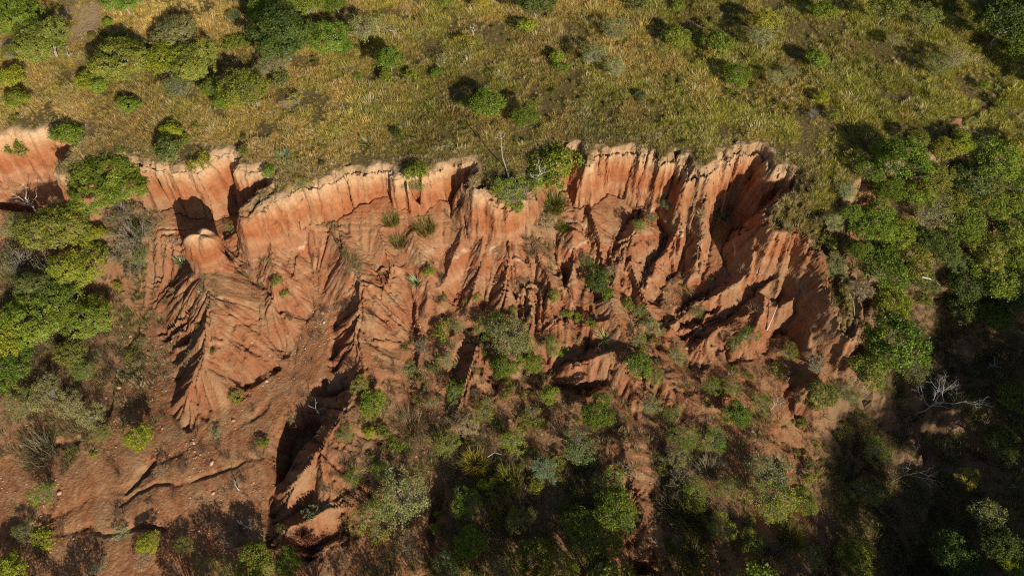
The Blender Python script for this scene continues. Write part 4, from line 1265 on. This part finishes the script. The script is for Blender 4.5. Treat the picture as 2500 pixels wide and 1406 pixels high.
pole([(2250, 676, 2.6), (2268, 680, 2.5), (2284, 686, 2.2), (2296, 698, 1.8)], .08, 'bent white branch sticking out of the wooded right bank')
pole([(2066, 690, .25), (2074, 715, .3), (2084, 738, .3), (2087, 770, .15)], .06, 'long fallen white pole on the crest by the wooded bank')
pole([(2100, 598, 1.2), (2112, 600, 1.1), (2124, 608, .9)], .06, 'short curved white branch under the bright leafy bank tree')
pole([(1190, 1115, .8), (1208, 1104, 1.0), (1226, 1110, .8)], .035, 'thin arched stem in the yellow grass at lower centre')

# ------------------------------------------------------------------ the free-standing pinnacle, a fallen block, the termite mound
def lump(name, label, cat, px, py, rx, ry, h, seed, shape, mat, sink=.6, rough=.1, rot=0, flat=False, seg=72, rings=52, shear=(0, 0)):
    x, y, z, t = hit(px, py)
    V = []; F = []
    for j in range(rings + 1):
        f = j / rings
        for i in range(seg):
            a = 2 * math.pi * i / seg
            q, hz = shape(f, a)
            nx, ny = math.cos(a), math.sin(a)
            fl = 1 + rough * float(fbm(np.array([nx * 1.1 + seed * 3]), np.array([ny * 1.1 + f * 1.6 + seed]), .6, 4, seed)[0]) - rough * .25 * min(1, q * q * 1.3) * abs(float(vnoise(np.array([nx * 3.2 + seed]), np.array([ny * 3.2 + f * .8]), seed)[0]))
            if flat: fl += .12 * float(vnoise(np.array([nx * 1.7 + seed]), np.array([ny * 1.7 + f * 2]), seed)[0])
            X_ = nx * q * rx * fl; Y_ = ny * q * ry * fl
            zz = -sink + (h + sink) * hz * (1 + .05 * math.sin(3 * a + seed) * min(1, q * 2))
            V.append((X_ * math.cos(rot) - Y_ * math.sin(rot) + shear[0] * max(zz, 0), X_ * math.sin(rot) + Y_ * math.cos(rot) + shear[1] * max(zz, 0), zz))
    for j in range(rings):
        for i in range(seg):
            i2 = (i + 1) % seg
            F.append((j * seg + i, j * seg + i2, (j + 1) * seg + i2, (j + 1) * seg + i))
    me = mesh_from(name, V, F, [mat], smooth=True)
    o = bpy.data.objects.new(name, me); o.location = (x, y, z); o['label'] = label; o['category'] = cat
    COL.objects.link(o)
    return o

def pinn(f, a):
    # fat column with a rounded, slightly pointed head
    if f < .62: return 1.0 - .10 * (f / .62) ** 1.5 + .22 * max(0, 1 - f / .25) ** 2, f / .62 * .66
    g = (f - .62) / .38
    return (.90 * max(0.0, math.cos(g * math.pi / 2)) ** .62 if g < 1 else 0.0), .66 + .34 * math.sin(g * math.pi / 2)
lump('earth_pinnacle', 'rounded red earth pinnacle standing free in front of the left cliff', 'pinnacle', 510, 642, 1.66, 1.25, 4.9, 4, pinn, M_CLOD, .9, .3, shear=(.24, -.05))

def slab(f, a):
    g = abs(2 * f - 1)
    e = (abs(math.cos(a)) ** 3 + abs(math.sin(a)) ** 3) ** (-1 / 3)
    return e * (1 - g ** 5) ** .5 if g < 1 else 0.0, f
b = lump('fallen_block', 'brown fallen block of earth beside the foot of the pinnacle', 'block', 576, 592, .72, .42, .75, 6, slab, M_CLOD, .1, .10, .5, True, 40, 24)
b.rotation_euler = (.25, -.15, 0); b.location.z += .2

def mound(f, a):
    return (1 - f ** 1.7), f ** .8 * (1 - .2 * f)
lump('termite_mound', 'low red termite mound half covered by grass at far right', 'mound', 2332, 296, .8, .65, .6, 9, mound, M_MOUND, .3, .3, 0, True, 40, 20)

# ------------------------------------------------------------------ ground cover that nobody could count
def protos(prefix, meshes):
    c = bpy.data.collections.new(prefix + '_shapes')
    for i, me in enumerate(meshes):
        o = bpy.data.objects.new('%s_%02d' % (prefix, i), me); c.objects.link(o)
    return c

def scatter(name, label, cat, coll, xyz, rot, scl, idx, tint, tilt=None):
    n = len(xyz)
    me = bpy.data.meshes.new(name)
    me.vertices.add(n); me.vertices.foreach_set('co', np.ascontiguousarray(xyz, np.float32).ravel())
    for nm, ty, arr in (('scl', 'FLOAT', scl), ('idx', 'INT', idx)):
        a = me.attributes.new(nm, ty, 'POINT'); a.data.foreach_set('value', np.ascontiguousarray(arr, np.float32 if ty == 'FLOAT' else np.int32))
    a = me.attributes.new('rot', 'FLOAT_VECTOR', 'POINT'); a.data.foreach_set('vector', np.ascontiguousarray(rot, np.float32).ravel())
    a = me.attributes.new('tint', 'FLOAT_COLOR', 'POINT'); a.data.foreach_set('color', np.ascontiguousarray(np.c_[tint, np.ones(n)], np.float32).ravel())
    o = bpy.data.objects.new(name, me); COL.objects.link(o)
    o['kind'] = 'stuff'; o['label'] = label; o['category'] = cat
    ng = bpy.data.node_groups.new(name + '_nodes', 'GeometryNodeTree')
    ng.interface.new_socket('Geometry', in_out='INPUT', socket_type='NodeSocketGeometry')
    ng.interface.new_socket('Geometry', in_out='OUTPUT', socket_type='NodeSocketGeometry')
    gi = ng.nodes.new('NodeGroupInput'); go = ng.nodes.new('NodeGroupOutput')
    ci = ng.nodes.new('GeometryNodeCollectionInfo'); ci.inputs['Collection'].default_value = coll
    ci.inputs['Separate Children'].default_value = True; ci.inputs['Reset Children'].default_value = True
    ip = ng.nodes.new('GeometryNodeInstanceOnPoints'); ip.inputs['Pick Instance'].default_value = True
    def na(nm, ty):
        k = ng.nodes.new('GeometryNodeInputNamedAttribute'); k.data_type = ty; k.inputs['Name'].default_value = nm
        return k.outputs['Attribute']
    ng.links.new(gi.outputs[0], ip.inputs['Points']); ng.links.new(ci.outputs[0], ip.inputs['Instance'])
    ng.links.new(na('idx', 'INT'), ip.inputs['Instance Index']); ng.links.new(na('scl', 'FLOAT'), ip.inputs['Scale'])
    er = ng.nodes.new('FunctionNodeEulerToRotation'); ng.links.new(na('rot', 'FLOAT_VECTOR'), er.inputs[0]); ng.links.new(er.outputs[0], ip.inputs['Rotation'])
    ng.links.new(ip.outputs[0], go.inputs[0])
    md = o.modifiers.new('scatter', 'NODES'); md.node_group = ng
    return o

def sample(n, x0, x1, y0, y1, seed):
    r = np.random.default_rng(seed)
    return r.uniform(x0, x1, n), r.uniform(y0, y1, n), r

def mk(r, x, y, n_kinds, s0, s1, tilt=.12):
    n = len(x); z = ground(x, y)
    rot = np.c_[r.normal(size=n) * tilt, r.normal(size=n) * tilt, r.uniform(0, 6.283, n)]
    return np.c_[x, y, z], rot, r.uniform(s0, s1, n), r.integers(0, n_kinds, n)

def pick(c1, c2, f):
    return np.array(c1)[None, :] * (1 - f[:, None]) + np.array(c2)[None, :] * f[:, None]

# plateau grass
gr_coll = protos('grass', [blade_mesh('grass_tuft', 900 + k, 44, .60, .28, .023, .55, [M_COVER], .8) for k in range(7)])
x, y, r = sample(230000, -70, 70, 28, 82, 21)
keep = (np.abs(x) < 14 + 0.82 * y)
g = bil(XS, YS, GRASS * (1 - .93 * BAREM), x, y); tr_ = bil(XS, YS, trail, x, y)
lit = bil(XS, YS, LITM, x, y); sd = bil(XS, YS, SD, x, y)
thin = fbm(x, y, 2.4, 3, 5)
thin2 = fbm(x, y, 9.0, 2, 13)
dens = np.clip(g, 0, 1) * np.clip(0.70 + 1.3 * thin, .15, 1) * (1 - .85 * tr_)
keep &= r.random(len(x)) < dens
x, y, thin, thin2 = x[keep], y[keep], thin[keep], thin2[keep]
a, b, c, d = mk(r, x, y, 7, .42, 1.15)
c = c * (0.85 + .9 * np.clip(thin, -.6, .6))
c = np.where(r.random(len(c)) < .04, c * 1.45, c)
f = np.clip(.5 + 1.1 * fbm(x, y, 3.0, 3, 2) + r.normal(size=len(x)) * .22 + .012 * x, 0, 1)
tint = pick((.285, .205, .062), (.205, .198, .032), f)
rd = bil(XS, YS, RIMDRY, x, y)
c = c * (1 - .35 * rd)
tint = tint * (1 - .8 * rd[:, None]) + np.array([[.225, .165, .085]]) * .8 * rd[:, None]
tint = tint * (1.65 + .8 * r.random(len(x)))[:, None] * (1 + .5 * thin2)[:, None]
w = (r.random(len(x)) < .12)[:, None]
tint = np.where(w, np.array([[.60, .50, .28]]), tint)
scatter('plateau_grass', 'long dry yellow-green grass covering the plateau above the cliff', 'grass', gr_coll, a, b, c, d, tint)
print('grass', len(x))

# dry grass on slopes, banks and crests
x, y, r = sample(90000, -56, 58, 3, 46, 22)
lit = bil(XS, YS, LITM, x, y); sd = bil(XS, YS, SD, x, y); sl = bil(XS, YS, gn2, x, y)
lit = np.maximum(lit, .26 * np.clip((29 - y) / 8, 0, 1) * np.clip((x + 14) / 5, 0, 1))
dens = lit * np.clip(.45 + 1.2 * fbm(x, y, 2.2, 3, 9), 0, 1) * np.clip(1.6 - sl, 0, 1) * (sd > .1)
keep = r.random(len(x)) < dens * .8
x, y = x[keep], y[keep]
a, b, c, d = mk(r, x, y, 7, .55, 1.25, .25)
f = np.clip(.5 + fbm(x, y, 4.0, 3, 7) * 1.2 + r.normal(size=len(x)) * .3, 0, 1)
tint = pick((.30, .225, .125), (.165, .165, .05), f) * (1.0 + .6 * r.random(len(x)))[:, None]
scatter('slope_grass', 'dry straw grass and weeds on the gully slopes and banks', 'grass', gr_coll, a, b, c, d, tint)
print('slope grass', len(x))

# twiggy dead weeds strewn on the gully slopes and floor
tw_coll = protos('weeds', [twig_mesh('weed_twigs', 940 + k, 16, .55, .9, .010, [M_COVER], 4) for k in range(5)])
x, y, r = sample(60000, -52, 48, 4, 40, 23)
lit = bil(XS, YS, LITM, x, y); sd = bil(XS, YS, SD, x, y); sl = bil(XS, YS, gn2, x, y)
z = ground(x, y)
dens = np.clip((.07 + .45 * lit) * np.clip(.2 + 1.6 * fbm(x, y, 3.0, 3, 6), 0, 1) * np.clip(1.5 - sl, 0, 1) * (z < -6), 0, 1)
keep = r.random(len(x)) < dens
x, y = x[keep], y[keep]
a, b, c, d = mk(r, x, y, 5, .5, 1.5, .3)
tint = pick((.15, .10, .065), (.27, .20, .14), r.random(len(x)))
scatter('dead_weeds', 'dead grey twiggy weeds strewn over the red gully floor', 'weeds', tw_coll, a, b, c, d, tint)
print('weeds', len(x))

# little green weeds
sp = [PROTO['small'][k][1].copy() for k in range(4)]
for m in sp: m.materials.clear(); m.materials.append(M_COVER)
wd_coll = protos('sprigs', sp)
x, y, r = sample(26000, -50, 55, 4, 62, 24)
lit = bil(XS, YS, LITM, x, y); sd = bil(XS, YS, SD, x, y); sl = bil(XS, YS, gn2, x, y); z = ground(x, y)
scrub = sstep(30, 20, y) if False else np.clip((31 - y) / 9, 0, 1)
dens = np.where(sd < -1, .06 * np.clip(.5 + 1.5 * fbm(x, y, 8, 2, 4), 0, 1.5), (.03 + .22 * lit + .10 * scrub * np.clip((x + 14) / 5, .12, 1)) * np.clip(.3 + 1.4 * fbm(x, y, 4, 2, 3), 0, 1) * (z < -5.5) * np.clip(1.4 - sl, 0, 1))
keep = (r.random(len(x)) < dens) & (np.abs(x) < 6 + .82 * (y + 10))
x, y = x[keep], y[keep]
a, b, c, d = mk(r, x, y, 4, .14, .5, .2)
c = np.where((y < 30) & (r.random(len(c)) < .35), c * 1.7, c)
a[:, 2] += .45 * c
tint = pick((.14, .165, .03), (.29, .27, .05), r.random(len(x)))
scatter('green_weeds', 'small green weeds dotted over the land', 'weeds', wd_coll, a, b, c, d, tint)
print('green weeds', len(x))

# crumbs and stones on the floor
def stone(seed):
    r = np.random.default_rng(seed)
    phi = (1 + 5 ** .5) / 2
    v = np.array([(-1, phi, 0), (1, phi, 0), (-1, -phi, 0), (1, -phi, 0), (0, -1, phi), (0, 1, phi), (0, -1, -phi), (0, 1, -phi), (phi, 0, -1), (phi, 0, 1), (-phi, 0, -1), (-phi, 0, 1)]) / 1.9
    v = v * (0.75 + .5 * r.random((12, 1))) * np.array([1, .8, .6])
    f = [(0, 11, 5), (0, 5, 1), (0, 1, 7), (0, 7, 10), (0, 10, 11), (1, 5, 9), (5, 11, 4), (11, 10, 2), (10, 7, 6), (7, 1, 8), (3, 9, 4), (3, 4, 2), (3, 2, 6), (3, 6, 8), (3, 8, 9), (4, 9, 5), (2, 4, 11), (6, 2, 10), (8, 6, 7), (9, 8, 1)]
    return mesh_from('stone', v, f, [M_STONE], {'lv': np.full(20, .5)})
M_STONE, nt_, out_ = new_mat('stone')
p_ = N(nt_, 'ShaderNodeBsdfPrincipled'); p_.inputs['Roughness'].default_value = .9
nt_.links.new(attr(nt_, 'tint', 'INSTANCER').outputs['Color'], p_.inputs['Base Color']); nt_.links.new(p_.outputs[0], out_.inputs[0])
st_coll = protos('stones', [stone(980 + k) for k in range(5)])
x, y, r = sample(70000, -50, 48, 4, 37, 25)
sl = bil(XS, YS, gn2, x, y); z = ground(x, y)
dens = np.clip(-.02 + .7 * fbm(x, y, 3.5, 3, 10), 0, .4) * np.clip(1.3 - sl, 0, 1) * (z < -8)
keep = r.random(len(x)) < dens
x, y = x[keep], y[keep]
a, b, c, d = mk(r, x, y, 5, .025, .12, .6)
c = np.where(r.random(len(c)) < .03, c * 2.4, c)
tint = pick((.36, .18, .10), (.56, .38, .25), r.random(len(x)) ** 1.5)
scatter('loose_stones', 'loose clods and stones scattered over the gully floor', 'stones', st_coll, a, b, c, d, tint)
print('stones', len(x))

print('triangles', sum(sum(len(p.vertices) - 2 for p in m.polygons) if len(m.polygons) < 50000 else 2 * len(m.polygons) for m in bpy.data.meshes if m.users), 'grid', NX, NY)
